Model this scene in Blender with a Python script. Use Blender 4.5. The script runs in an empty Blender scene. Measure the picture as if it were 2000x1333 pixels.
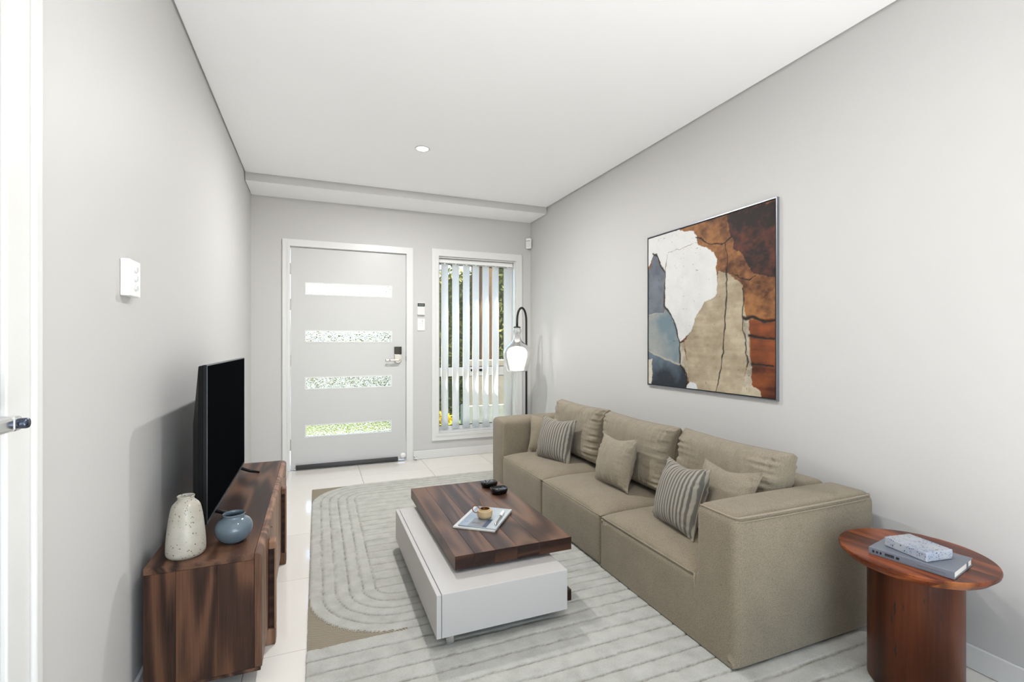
import bpy, bmesh, math, random
import numpy as np
from mathutils import Vector, Matrix
random.seed(7); RNG = np.random.default_rng(11)
S = bpy.context.scene; COL = S.collection
PI = math.pi

# ------------------------------------------------------------------ camera, world, sun, exposure
F_PX, CY, CAM_H = 938.0, 671.0, 1.16
YAW = math.atan(381 / 938.0)
cam_d = bpy.data.cameras.new('camera'); cam = bpy.data.objects.new('camera', cam_d); COL.objects.link(cam)
cam_d.sensor_width = 36.0; cam_d.lens = F_PX / 2000 * 36.0
cam_d.shift_y = (CY - 666.5) / 2000; cam_d.clip_start = 0.05
cam.location = (0, 0, CAM_H); cam.rotation_euler = (PI / 2, 0, -YAW)
S.camera = cam
S.view_settings.view_transform = 'Standard'; S.view_settings.look = 'None'
S.view_settings.gamma = 1.0; S.view_settings.use_curve_mapping = False
S.view_settings.exposure = 0.32
S.cycles.max_bounces = 16; S.cycles.diffuse_bounces = 10; S.cycles.transparent_max_bounces = 16; S.cycles.sample_clamp_indirect = 8.0

w = bpy.data.worlds.new('daylight'); S.world = w; w.use_nodes = True
wn = w.node_tree.nodes; wn.clear()
sky = wn.new('ShaderNodeTexSky'); sky.sky_type = 'NISHITA'; sky.sun_disc = False
sky.sun_elevation = math.radians(48); sky.sun_rotation = math.radians(95); sky.dust_density = 1.5; sky.air_density = 1.0
bg = wn.new('ShaderNodeBackground'); bg.inputs['Strength'].default_value = 0.95
wo = wn.new('ShaderNodeOutputWorld')
w.node_tree.links.new(sky.outputs[0], bg.inputs[0]); w.node_tree.links.new(bg.outputs[0], wo.inputs[0])

def lamp(kind, name, loc, energy, color=(1, 1, 1), size=None, size_y=None, rot=(0, 0, 0), shape='RECTANGLE'):
    d = bpy.data.lights.new(name, kind); d.energy = energy; d.color = color
    if kind == 'AREA':
        d.shape = shape; d.size = size
        if size_y: d.size_y = size_y
    elif kind == 'POINT': d.shadow_soft_size = size
    o = bpy.data.objects.new(name, d); COL.objects.link(o); o.location = loc; o.rotation_euler = rot
    return o
# sun stands behind the house, to the right
sun = lamp('SUN', 'sun', (6, -6, 9), 33.0, (1, .96, .90)); sun.data.angle = math.radians(1.0)
sun.rotation_euler = Vector((0.72, -0.06, 0.70)).to_track_quat('Z', 'Y').to_euler()
# added fill light behind the camera, at the opening in the rear wall
lamp('AREA', 'rear_fill_light', (0.8, -3.05, 1.25), 4, (.92, .96, 1.0), 2.5, 2.2, (PI / 2, 0, 0))
# added fill behind the camera, aimed up at the ceiling, tilted towards the front door
lamp('AREA', 'rear_ceiling_fill', (0.8, -0.75, 0.35), 56, (1, .992, .985), 2.0, 1.6, (PI - math.radians(6), 0, 0))
# the recessed downlight seen in the ceiling, plus an added unseen fill lamp
for _y, _e in ((3.388, 31), (1.15, 11)): _o = lamp('AREA', 'downlight_and_fill', (.692, _y, 2.534), _e, (1, .992, .985), .08, None, (0, 0, 0), 'DISK')

# ------------------------------------------------------------------ helpers
def tag(o, label=None, cat=None, group=None, kind=None):
    if label: o['label'] = label
    if cat: o['category'] = cat
    if group: o['group'] = group
    if kind: o['kind'] = kind
    return o
def empty(name, loc, label=None, cat=None, group=None, kind=None, rotz=0.0):
    o = bpy.data.objects.new(name, None); COL.objects.link(o); o.location = loc; o.rotation_euler = (0, 0, rotz)
    o.empty_display_size = .1
    return tag(o, label, cat, group, kind)
def put(name, me, parent=None, mat=None, local=False, smooth=None):
    if mat is not None:
        me.materials.clear()
        for m in (mat if isinstance(mat, (list, tuple)) else [mat]): me.materials.append(m)
    if smooth is not None:
        me.polygons.foreach_set('use_smooth', [bool(smooth)] * len(me.polygons))
    o = bpy.data.objects.new(name, me); COL.objects.link(o)
    if parent is not None:
        o.parent = parent
        if not local:      # vertices are in world space: undo the parents' translation
            off = Vector((0, 0, 0)); p = parent
            while p is not None: off += Vector(p.location); p = p.parent
            o.location = -off
    return o
def from_bm(bm, name='mesh'):
    bmesh.ops.recalc_face_normals(bm, faces=bm.faces)
    me = bpy.data.meshes.new(name); bm.to_mesh(me); bm.free(); return me
def pyd(v, f, name='mesh'):
    me = bpy.data.meshes.new(name)
    me.from_pydata([tuple(map(float, p)) for p in v], [], [tuple(map(int, q)) for q in f]); me.update(); return me
def box_bm(x0, x1, y0, y1, z0, z1, bev=0.0, seg=2, bm=None):
    b = bmesh.new()
    r = bmesh.ops.create_cube(b, size=1.0)
    for v in b.verts:
        v.co = Vector((x0 + (v.co.x + .5) * (x1 - x0), y0 + (v.co.y + .5) * (y1 - y0), z0 + (v.co.z + .5) * (z1 - z0)))
    if bev > 0: bmesh.ops.bevel(b, geom=b.edges[:], offset=bev, segments=seg, profile=.5, affect='EDGES', clamp_overlap=True)
    if bm is not None:
        me = bpy.data.meshes.new('t'); b.to_mesh(me); b.free(); bm.from_mesh(me); bpy.data.meshes.remove(me); return bm
    return b
def box(name, x0, x1, y0, y1, z0, z1, mat, parent=None, bev=0.0, seg=2, local=False, smooth=False):
    return put(name, from_bm(box_bm(x0, x1, y0, y1, z0, z1, bev, seg), name), parent, mat, local, smooth)
def lathe(profile, n=48, center=(0, 0, 0), sx=1.0):
    v, f = [], []
    for (r, z) in profile:
        for k in range(n):
            a = 2 * PI * k / n; v.append((center[0] + r * math.cos(a) * sx, center[1] + r * math.sin(a), center[2] + z))
    m = len(profile)
    for i in range(m - 1):
        for k in range(n):
            f.append((i * n + k, i * n + (k + 1) % n, (i + 1) * n + (k + 1) % n, (i + 1) * n + k))
    return v, f
def smooth_profile(pts, n=8):
    out = []
    P = [Vector((p[0], p[1])) for p in pts]
    for i in range(len(P) - 1):
        p0, p1, p2, p3 = P[max(i - 1, 0)], P[i], P[i + 1], P[min(i + 2, len(P) - 1)]
        for k in range(n):
            t = k / n
            q = .5 * ((2 * p1) + (p2 - p0) * t + (2 * p0 - 5 * p1 + 4 * p2 - p3) * t * t + (3 * p1 - p0 - 3 * p2 + p3) * t ** 3)
            out.append((max(q.x, 0.0), q.y))
    out.append((P[-1].x, P[-1].y)); return out
def tube(path, r, n=10, closed=False, cap=True):
    P = [Vector(p) for p in path]; R = r if isinstance(r, (list, tuple)) else [r] * len(P)
    v, f = [], []; up = None
    for i, p in enumerate(P):
        a = P[(i - 1) % len(P)] if (i > 0 or closed) else p; b = P[(i + 1) % len(P)] if (i < len(P) - 1 or closed) else p
        t = (b - a).normalized()
        if up is None:
            up = t.orthogonal().normalized()
        up = (up - t * up.dot(t)).normalized(); s = t.cross(up)
        for k in range(n):
            an = 2 * PI * k / n; v.append(p + (up * math.cos(an) + s * math.sin(an)) * R[i])
    m = len(P)
    for i in range(m if closed else m - 1):
        for k in range(n):
            j = (i + 1) % m
            f.append((i * n + k, i * n + (k + 1) % n, j * n + (k + 1) % n, j * n + k))
    if cap and not closed:
        f.append(tuple(range(n))[::-1]); f.append(tuple((m - 1) * n + k for k in range(n)))
    return v, f
def plate(x0, x1, z0, z1, y0, y1, holes):
    """vertical plate in the xz plane with rectangular holes, one closed mesh"""
    xs = sorted({x0, x1, *[h[0] for h in holes], *[h[1] for h in holes]}); zs = sorted({z0, z1, *[h[2] for h in holes], *[h[3] for h in holes]})
    nx, nz = len(xs) - 1, len(zs) - 1
    def solid(i, k):
        if not (0 <= i < nx and 0 <= k < nz): return False
        cx, cz = (xs[i] + xs[i + 1]) / 2, (zs[k] + zs[k + 1]) / 2
        return not any(h[0] < cx < h[1] and h[2] < cz < h[3] for h in holes)
    v, f, idx = [], [], {}
    def V(i, k, s):
        key = (i, k, s)
        if key not in idx: idx[key] = len(v); v.append((xs[i], (y0, y1)[s], zs[k]))
        return idx[key]
    for i in range(nx):
        for k in range(nz):
            if not solid(i, k): continue
            f.append((V(i, k, 0), V(i + 1, k, 0), V(i + 1, k + 1, 0), V(i, k + 1, 0)))
            f.append((V(i, k, 1), V(i, k + 1, 1), V(i + 1, k + 1, 1), V(i + 1, k, 1)))
            for (di, dk, a, b) in ((-1, 0, (i, k), (i, k + 1)), (1, 0, (i + 1, k + 1), (i + 1, k)), (0, -1, (i + 1, k), (i, k)), (0, 1, (i, k + 1), (i + 1, k + 1))):
                if not solid(i + di, k + dk):
                    f.append((V(*a, 0), V(*b, 0), V(*b, 1), V(*a, 1)))
    bm = bmesh.new(); me = pyd(v, f); bm.from_mesh(me); return from_bm(bm)
def frame_mesh(x0, x1, z0, z1, wd, y0, y1, bottom=True, bev=.003):
    """picture-frame shaped ring in the xz plane"""
    holes = [(x0 + wd, x1 - wd, z0 + (wd if bottom else 0), z1 - wd)]
    me = plate(x0, x1, z0, z1, y0, y1, holes)
    return me
# value noise on numpy arrays
_TAB = RNG.random((64, 64)).astype(np.float64)
def vnoise(x, y):
    xi = np.floor(x).astype(int); yi = np.floor(y).astype(int); fx = x - xi; fy = y - yi
    fx = fx * fx * (3 - 2 * fx); fy = fy * fy * (3 - 2 * fy)
    a = _TAB[xi % 64, yi % 64]; b = _TAB[(xi + 1) % 64, yi % 64]; c = _TAB[xi % 64, (yi + 1) % 64]; d = _TAB[(xi + 1) % 64, (yi + 1) % 64]
    return (a * (1 - fx) + b * fx) * (1 - fy) + (c * (1 - fx) + d * fx) * fy - .5
def fbm(x, y, o=4):
    s = 0; a = 1.0; t = 0
    for i in range(o):
        s = s + a * vnoise(x * 2 ** i + 17.3 * i, y * 2 ** i + 5.1 * i); t += a; a *= .5
    return s / t * 2
def grid_faces(nu, nv, off=0):
    i, j = np.meshgrid(np.arange(nu - 1), np.arange(nv - 1), indexing='ij')
    a = (i * nv + j + off).ravel()
    return np.stack([a, a + nv, a + nv + 1, a + 1], 1)
def np_mesh(v, f, name='mesh'):
    me = bpy.data.meshes.new(name); v = np.asarray(v, dtype=np.float32); f = np.asarray(f, dtype=np.int32)
    me.vertices.add(len(v)); me.vertices.foreach_set('co', v.ravel())
    k = f.shape[1]
    me.loops.add(f.size); me.loops.foreach_set('vertex_index', f.ravel())
    me.polygons.add(len(f)); me.polygons.foreach_set('loop_start', np.arange(len(f)) * k)
    me.update(calc_edges=True); me.validate(); return me

# ------------------------------------------------------------------ materials
def srgb(r, g, b):
    def c(u):
        u /= 255.0; return u / 12.92 if u <= .04045 else ((u + .055) / 1.055) ** 2.4
    return (c(r), c(g), c(b), 1.0)
class NT:
    def __init__(s, name):
        s.m = bpy.data.materials.new(name); s.m.use_nodes = True; s.t = s.m.node_tree; s.t.nodes.clear()
        s.out = s.n('ShaderNodeOutputMaterial')
    def n(s, t, **kw):
        x = s.t.nodes.new(t)
        for k, v in kw.items(): setattr(x, k, v)
        return x
    def l(s, a, b): s.t.links.new(a, b)
    def val(s, sock, v):
        if hasattr(v, 'node'): s.l(v, sock)
        else: sock.default_value = v
    def math(s, op, a, b=0.0):
        x = s.n('ShaderNodeMath', operation=op); s.val(x.inputs[0], a); s.val(x.inputs[1], b); return x.outputs[0]
    def mix(s, fac, a, b):
        x = s.n('ShaderNodeMix', data_type='RGBA'); s.val(x.inputs[0], fac); s.val(x.inputs[6], a); s.val(x.inputs[7], b); return x.outputs[2]
    def noise(s, vec, scale, detail=3.0, rough=.5, dist=0.0):
        x = s.n('ShaderNodeTexNoise'); s.l(vec, x.inputs['Vector']); x.inputs['Scale'].default_value = scale
        x.inputs['Detail'].default_value = detail; x.inputs['Roughness'].default_value = rough; x.inputs['Distortion'].default_value = dist; return x.outputs[0]
    def voro(s, vec, scale, feature='F1'):
        x = s.n('ShaderNodeTexVoronoi', feature=feature); s.l(vec, x.inputs['Vector']); x.inputs['Scale'].default_value = scale; return x.outputs['Distance']
    def ramp(s, fac, stops):
        x = s.n('ShaderNodeValToRGB'); s.l(fac, x.inputs[0]); e = x.color_ramp.elements
        while len(e) < len(stops): e.new(.5)
        for el, (p, c) in zip(e, stops): el.position = p; el.color = c
        return x.outputs[0]
    def coord(s, scale=(1, 1, 1), rot=(0, 0, 0), offset=None):
        tc = s.n('ShaderNodeTexCoord'); mp = s.n('ShaderNodeMapping'); s.l(tc.outputs['Object'], mp.inputs[0])
        mp.inputs['Scale'].default_value = scale; mp.inputs['Rotation'].default_value = rot
        if offset is not None: s.l(offset, mp.inputs['Location'])
        return mp.outputs[0]
    def bump(s, h, strength=.3, dist=.002):
        x = s.n('ShaderNodeBump'); s.l(h, x.inputs['Height']); x.inputs['Strength'].default_value = strength; x.inputs['Distance'].default_value = dist; return x.outputs[0]
    def bsdf(s, color, rough=.5, normal=None, metal=0.0, spec=.5, **kw):
        b = s.n('ShaderNodeBsdfPrincipled'); s.val(b.inputs['Base Color'], color); s.val(b.inputs['Roughness'], rough)
        b.inputs['Metallic'].default_value = metal; b.inputs['Specular IOR Level'].default_value = spec
        if normal is not None: s.l(normal, b.inputs['Normal'])
        for k, v in kw.items(): s.val(b.inputs[k.replace('_', ' ')], v)
        s.l(b.outputs[0], s.out.inputs[0]); return b
def plain(name, rgb, rough=.5, metal=0.0, spec=.5, grain=0.0, gscale=200):
    t = NT(name); nrm = None; v = t.coord()
    n = t.noise(v, gscale, 2)
    if grain: nrm = t.bump(n, grain, .001)
    c = srgb(*rgb); d = tuple(max(0, k * .97) for k in c[:3]) + (1,)
    t.bsdf(t.mix(n, d, c), rough, nrm, metal, spec); return t.m
def wood(name, dark, mid, light, axis='y', scale=14, rough=.38, ring=9.0, contrast=1.0, tone=.16, spec=.25):
    t = NT(name); oi = t.n('ShaderNodeObjectInfo'); rnd = oi.outputs['Random']
    cv = t.n('ShaderNodeCombineXYZ'); 
    for k, mlt in enumerate((7.3, 11.9, 5.7)): t.l(t.math('MULTIPLY', rnd, mlt), cv.inputs[k])
    sc = {'x': (.10, 1, 1), 'y': (1, .10, 1), 'z': (1, 1, .10)}[axis]
    v = t.coord(sc, offset=cv.outputs[0])
    big = t.noise(v, scale * .45, 2, .45, .6)
    rings = t.math('SINE', t.math('MULTIPLY', big, ring * 2 * PI)); rings = t.math('MULTIPLY_ADD', rings, .5); t.t.nodes[-1].inputs[2].default_value = .5
    sc2 = {'x': (.03, 1, 1), 'y': (1, .03, 1), 'z': (1, 1, .03)}[axis]
    v2 = t.coord(sc2, offset=cv.outputs[0]); fine = t.noise(v2, scale * 18, 3, .6)
    f = t.math('ADD', t.math('MULTIPLY', rings, .50 * contrast), t.math('MULTIPLY', fine, .50))
    f = t.math('ADD', f, t.math('MULTIPLY', t.math('SUBTRACT', rnd, .5), tone))
    col = t.ramp(f, [(.18, srgb(*dark)), (.5, srgb(*mid)), (.82, srgb(*light))])
    knots = t.voro(t.coord((1, 1, 1) if False else {'x': (.45, 1, 1), 'y': (1, .45, 1), 'z': (1, 1, .45)}[axis], offset=cv.outputs[0]), 5.0)
    kn = t.ramp(knots, [(.0, (1, 1, 1, 1)), (.05, (1, 1, 1, 1)), (.11, (0, 0, 0, 1))])
    dk = tuple(c * .35 for c in srgb(*dark)[:3]) + (1,)
    col = t.mix(t.math('MULTIPLY', kn, .55), col, dk)
    t.bsdf(col, t.math('ADD', t.math('MULTIPLY', fine, .18), rough - .09), t.bump(fine, .12, .001), spec=spec); return t.m
def fabric(name, rgb, weave=.006, amount=.35, var=.12, rough=.95, sheen=.15):
    t = NT(name); v = t.coord(); sx = t.n('ShaderNodeSeparateXYZ'); t.l(v, sx.inputs[0])
    x, y, z = sx.outputs; k = 2 * PI / weave
    n = t.noise(v, 700, 2); lo = t.noise(v, 9, 3)
    wv = t.math('SUBTRACT', 1.0, t.math('MULTIPLY', t.voro(v, 1.25 / weave), 2.2))
    h = t.math('ADD', t.math('MULTIPLY', wv, .35), n)
    c = srgb(*rgb); lo_c = tuple(q * (1 - var * 1.6) for q in c[:3]) + (1,); hi_c = tuple(min(1, q * (1 + var)) for q in c[:3]) + (1,)
    fac = t.math('ADD', t.math('MULTIPLY', t.math('ADD', h, t.math('MULTIPLY', t.noise(v, 260, 2), .8)), .55), t.math('MULTIPLY', lo, .25))
    col = t.ramp(fac, [(.30, lo_c), (.95, hi_c)])
    t.bsdf(col, rough, t.bump(h, amount, .0015), spec=.15, Sheen_Weight=sheen, Sheen_Roughness=.5); return t.m

def paint_wall(name, rgb, rough=.55):
    t = NT(name); v = t.coord(); n = t.noise(v, 260, 3); lo = t.noise(v, .8, 2)
    c = srgb(*rgb); d = tuple(q * .985 for q in c[:3]) + (1,)
    t.bsdf(t.mix(lo, d, c), rough, t.bump(n, .035, .0008), spec=.3); return t.m
M = {}
M['wall'] = paint_wall('wall_paint', (198, 197, 195))
M['ceil'] = paint_wall('ceiling_paint', (251, 251, 252), .7)
M['white_gloss'] = plain('white_gloss_paint', (220, 220, 218), .28)
M['door_paint'] = plain('door_paint', (200, 200, 199), .33)
M['white_plastic'] = plain('white_plastic', (240, 240, 238), .25)
M['grout'] = plain('tile_grout', (176, 170, 158), .8)
M['chrome'] = plain('polished_chrome', (226, 226, 228), .2, 1.0)
M['nickel'] = plain('brushed_nickel', (176, 168, 160), .3, 1.0)
M['black_metal'] = plain('black_metal', (18, 18, 19), .38, .3)
M['black_plastic'] = plain('black_plastic', (15, 15, 17), .45, spec=.2)
M['black_gloss'] = plain('black_gloss', (8, 8, 9), .06)
M['screen'] = plain('dark_screen', (13, 14, 16), .6, spec=0.0)
M['grey_metal'] = plain('grey_metal_edge', (120, 124, 132), .3, .8)
M['silver'] = plain('silver_frame', (150, 153, 160), .32, .9)
M['rubber'] = plain('grey_draught_seal', (70, 70, 70), .8)
M['dark_gap'] = plain('dark_recess', (30, 30, 30), .9)
M['white_lacquer'] = plain('white_lacquer', (186, 183, 180), .32)
M['sofa'] = fabric('sofa_linen', (140, 129, 110), .0044, .6, .26)
M['sofa_seam'] = fabric('sofa_piping', (150, 139, 120), .004, .5, .12)
M['cushion'] = fabric('cushion_linen', (148, 138, 120), .0042, .5, .24)
M['walnut_y'] = wood('walnut_along', (40, 25, 18), (80, 55, 42), (112, 81, 62), 'y', 12, .40, 7)
M['walnut_z'] = wood('walnut_upright', (32, 19, 13), (66, 42, 30), (98, 66, 47), 'z', 12, .42, 8)
M['walnut_door'] = wood('walnut_door', (82, 56, 41), (122, 89, 68), (150, 114, 90), 'z', 12, .42, 5)
M['slab'] = wood('dark_walnut_slab', (44, 27, 20), (78, 54, 42), (108, 79, 61), 'y', 10, .36, 7, tone=.07)
M['slab_end'] = wood('dark_walnut_end', (30, 16, 12), (50, 30, 22), (70, 45, 32), 'x', 12, .36, 8, tone=.03)  # end grain, darkened further to paint in the shaded front edge
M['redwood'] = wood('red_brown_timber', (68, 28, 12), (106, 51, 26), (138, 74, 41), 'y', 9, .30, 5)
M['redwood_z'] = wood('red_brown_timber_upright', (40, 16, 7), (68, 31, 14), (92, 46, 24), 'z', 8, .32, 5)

M['sapwood'] = wood('pale_sapwood', (80, 40, 18), (124, 70, 34), (152, 92, 50), 'z', 9, .32, 5)
def tile_mat():
    t = NT('cream_porcelain'); oi = t.n('ShaderNodeObjectInfo'); v = t.coord(); n = t.noise(v, 2.2, 3)
    a, b = srgb(214, 210, 202), srgb(224, 220, 212)
    f = t.math('ADD', t.math('MULTIPLY', n, .6), t.math('MULTIPLY', oi.outputs['Random'], .4))
    t.bsdf(t.mix(f, a, b), .09, spec=.5); return t.m
M['tile'] = tile_mat()
def glass_clear():
    t = NT('window_glass'); tr = t.n('ShaderNodeBsdfTransparent'); tr.inputs[0].default_value = (.94, .97, .95, 1)
    gl = t.n('ShaderNodeBsdfGlossy'); gl.inputs['Roughness'].default_value = .02; fr = t.n('ShaderNodeFresnel'); fr.inputs[0].default_value = 1.45
    mx = t.n('ShaderNodeMixShader'); t.l(fr.outputs[0], mx.inputs[0]); t.l(tr.outputs[0], mx.inputs[1]); t.l(gl.outputs[0], mx.inputs[2]); t.l(mx.outputs[0], t.out.inputs[0]); return t.m
M['glass'] = glass_clear()
def glass_pebbled():
    t = NT('pebbled_door_glass'); v = t.coord(); vo = t.voro(v, 85); n = t.noise(v, 60, 2)
    h = t.math('ADD', vo, t.math('MULTIPLY', n, .5))
    t.bsdf((.97, .99, .98, 1), .06, t.bump(h, 1.0, .0045), spec=.5, Transmission_Weight=1.0, IOR=1.3); return t.m
M['pebbled'] = glass_pebbled()
def vane_mat():
    t = NT('blind_vane_fabric'); d = t.n('ShaderNodeBsdfDiffuse'); d.inputs[0].default_value = srgb(253, 253, 252); tl = t.n('ShaderNodeBsdfTranslucent'); tl.inputs[0].default_value = srgb(254, 254, 254)
    v = t.coord((1, 1, .02)); d.inputs[0].default_value = srgb(248, 248, 246); b = t.bump(t.noise(v, 900, 2), .15, .0005); t.l(b, d.inputs['Normal'])
    mx = t.n('ShaderNodeMixShader'); mx.inputs[0].default_value = .6; t.l(d.outputs[0], mx.inputs[1]); t.l(tl.outputs[0], mx.inputs[2]); t.l(mx.outputs[0], t.out.inputs[0]); return t.m
M['vane'] = vane_mat()
def emit(name, rgb, st):
    t = NT(name); e = t.n('ShaderNodeEmission'); e.inputs[0].default_value = rgb; e.inputs[1].default_value = st; t.l(e.outputs[0], t.out.inputs[0]); return t.m
M['lens'] = emit('downlight_lens', (1, .98, .95, 1), 9.0)
M['filament'] = emit('glowing_filament', (1, .78, .5, 1), 14.0)

# ================================================================== THE SETTING
XL, XR, YB, YR, ZC = -.541, 2.168, 4.80, -3.1, 2.54
T = .14
def struct(o): o['kind'] = 'structure'; return o
# floor: dark grout bed with separate tiles on it
floor = struct(box('floor', XL - T, XR + T, YR - T, YB + .2, -.12, -.004, M['grout']))
tile_me = {}
def tile_mesh(wx, wy):
    k = (round(wx, 4), round(wy, 4))
    if k not in tile_me:
        tile_me[k] = from_bm(box_bm(0, wx, 0, wy, -.010, 0, .0012, 1), 'tile'); tile_me[k].materials.append(M['tile'])
    return tile_me[k]
gx = [XL] + [round(-.24 + .6 * i, 3) for i in range(5)] + [XR]
gy = [round(1.982 - .6 * 8 + .6 * i, 3) for i in range(13)] + [YB + .02]
gy = [YR] + [y for y in gy if y > YR + .02]
for i in range(len(gx) - 1):
    for j in range(len(gy) - 1):
        a, b, c, d = gx[i] + .0014, gx[i + 1] - .0014, gy[j] + .0014, gy[j + 1] - .0014
        if b - a < .02 or d - c < .005: continue
        o = put('tile', tile_mesh(b - a, d - c), floor, None, True); o.location = (a, c, 0)

# ceiling stops 9 mm short of the walls (shadow-line joint), slab above closes it
ceiling = struct(box('ceiling', XL + .009, XR - .010, YR, 4.382, ZC, ZC + .02, M['ceil']))
struct(box('ceiling_slab', XL - T, XR + T, YR - T, YB + .2, ZC + .02, ZC + .16, M['ceil']))
# bulkhead above the door
_b = struct(box('beam', XL + .005, XR - .005, 4.390, YB - .003, 2.476, ZC + .02, [M['ceil'], M['wall']]))
for _p in _b.data.polygons: _p.material_index = 1 if _p.normal.y < -.5 else 0
D2 = (.25, 1.17, 2.04)     # side door opening in the left wall: y0, y1, top
bm = box_bm(XL - T, XL, D2[1], YB + .2, -.01, ZC + .02); box_bm(XL - T, XL, YR - T, D2[0], -.01, ZC + .02, bm=bm); box_bm(XL - T, XL, D2[0], D2[1], D2[2], ZC + .02, bm=bm)
bmesh.ops.remove_doubles(bm, verts=bm.verts, dist=1e-5)
struct(put('wall_left', from_bm(bm), None, M['wall']))
struct(box('wall_right', XR, XR + T, YR - T, YB + .2, -.01, ZC + .02, M['wall']))
DX0, DX1, DZ = -.232, .824, 2.045
WX0, WX1, WZ0, WZ1 = 1.142, 1.990, .25, 2.042
me = plate(XL, XR, -.01, ZC + .02, YB, YB + .2, [(DX0, DX1, -.01, DZ), (WX0, WX1, WZ0, WZ1)])
struct(put('wall_back', me, None, M['wall']))
# unseen rear wall, made dark to cut bounce light; opening added for fill
me = plate(XL, XR, -.01, ZC + .02, YR - T, YR, [(-.45, 2.05, -.01, 2.3)])
struct(put('wall_rear', me, None, plain('bounce_cut_wall', (74, 72, 70), .6)))

def skirting(name, x0, x1, y0, y1):
    return struct(box(name, x0, x1, y0, y1, .0005, .085, M['white_gloss'], bev=.004))
skirting('baseboard_left', XL + .0005, XL + .013, 1.285, YB - .015)
skirting('baseboard_right', XR - .013, XR - .0005, YR + .01, YB - .015)
skirting('baseboard_back', .886, XR - .002, YB - .013, YB - .0005)
skirting('baseboard_back', XL + .002, -.290, YB - .013, YB - .0005)

# ---- entry door
door = empty('door_1', (.29, YB, 0), kind='structure')
slots = [(-.096, .676, 1.612, 1.716), (-.096, .676, 1.175, 1.274), (-.096, .674, .740, .842), (-.096, .672, .298, .402)]
leaf = put('door_leaf', plate(-.222, .813, .006, 2.036, YB + .004, YB + .044, slots), door, M['door_paint'])
for s in slots:
    box('glass_pane', s[0] + .001, s[1] - .001, YB + .018, YB + .026, s[2] + .001, s[3] - .001, M['pebbled'], door)
    put('glazing_bead', plate(s[0] - .007, s[1] + .007, s[2] - .007, s[3] + .007, YB + .001, YB + .0045, [(s[0] + .004, s[1] - .004, s[2] + .004, s[3] - .004)]), door, M['white_gloss'])
# casing and jamb
def casing(parent, x0, x1, z0, z1, wd, bottom):
    put('casing', plate(x0, x1, z0, z1, YB - .018, YB - .0005, [(x0 + wd, x1 - wd, z0 + (wd if bottom else 0), z1 - wd)]), parent, M['white_gloss'])
    put('casing_bead', plate(x0 + wd * .62, x1 - wd * .62, z0 + (wd * .62 if bottom else 0), z1 - wd * .62, YB - .0225, YB - .0182, [(x0 + wd, x1 - wd, z0 + (wd if bottom else 0), z1 - wd)]), parent, M['white_gloss'])
casing(door, -.288, .882, 0.0005, 2.106, .062, False)
put('jamb', plate(DX0 + .001, DX1 - .001, .0005, DZ - .001, YB + .003, YB + .19, [(-.2255, .8165, .0005, 2.0395)]), door, M['white_gloss'])
for z in (1.839, 1.514, 1.006, .234):
    h = box('hinge', -.2285, -.2195, YB - .006, YB + .006, z - .052, z + .052, M['nickel'], door, .002)
    for q in (-.034, 0, .034):
        v, f = lathe([(.0, -.002), (.0056, -.002), (.0056, .002), (0, .002)], 12, (-.224, YB - .0055, z + q)); put('hinge_knuckle', pyd(v, f), h, M['nickel'])
v, f = tube([(-.176, YB - .012, .026), (.735, YB - .012, .026)], .021, 14)
put('draught_seal', pyd(v, f), door, M['rubber'], smooth=True)
box('seal_clip', -.214, -.178, YB - .010, YB + .002, .006, .016, M['chrome'], door, .001)
box('seal_clip', .737, .80, YB - .010, YB + .002, .010, .022, M['chrome'], door, .001)
v, f = lathe([(0, .0), (.026, .0), (.028, -.004), (.024, -.010), (0, -.012)], 24); v = [(x + .787, YB + .002 + z, y + .052) for x, y, z in v]
put('door_stop_pad', pyd(v, f), door, M['white_plastic'], smooth=True)
# smart lock with lever
lk = box('lock_body', .7025, .772, YB - .020, YB + .0035, 1.052, 1.127, M['black_gloss'], door, .004)
bm = box_bm(.703, .7715, YB - .018, YB + .0035, 1.0, 1.051, .003); put('lock_plate', from_bm(bm), door, M['nickel'])
v, f = lathe([(0, 0), (.0342, 0), (.0342, .017), (.031, .0205), (0, .0215)], 32); v = [(x + .7373, YB + .0035 - z, y + .999) for x, y, z in v]
put('lock_rose', pyd(v, f), door, M['nickel'], smooth=False)
box('lever_handle', .655, .745, YB - .046, YB - .034, .985, 1.005, M['nickel'], door, .004)
box('lever_handle', .6145, .6505, YB - .047, YB - .033, .984, 1.006, M['nickel'], door, .004)
v, f = tube([(.737, YB - .019, .995), (.737, YB - .042, .995)], .010, 14); put('lever_neck', pyd(v, f), door, M['nickel'], smooth=True)
box('latch_strike', .8137, .8160, YB - .001, YB + .010, .985, 1.035, M['black_metal'], door)

# ---- window with vertical blind
win = empty('window_1', (1.566, YB, WZ0), kind='structure')
casing(win, 1.072, 2.060, .174, 2.117, .070, True)
put('reveal', plate(WX0 + .0005, WX1 - .0005, WZ0 + .0005, WZ1 - .0005, YB + .002, YB + .120, [(WX0 + .008, WX1 - .008, WZ0 + .008, WZ1 - .008)]), win, M['white_gloss'])
fx0, fx1, fz0, fz1 = WX0 + .009, WX1 - .009, WZ0 + .009, WZ1 - .009
put('window_frame', plate(fx0, fx1, fz0, fz1, YB + .121, YB + .175, [(fx0 + .032, fx1 - .032, fz0 + .034, fz1 - .044)]), win, M['white_gloss'])
ML = (.812, .906)
box('sash_rail', fx0 + .030, fx1 - .030, YB + .118, YB + .170, ML[0], ML[1], M['white_gloss'], win, .003)
box('sash_latch', 1.52, 1.66, YB + .104, YB + .1175, .862, .884, M['black_plastic'], win, .003)
box('glass_pane', fx0 + .030, fx1 - .030, YB + .145, YB + .150, ML[1], fz1 - .042, M['glass'], win)
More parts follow.
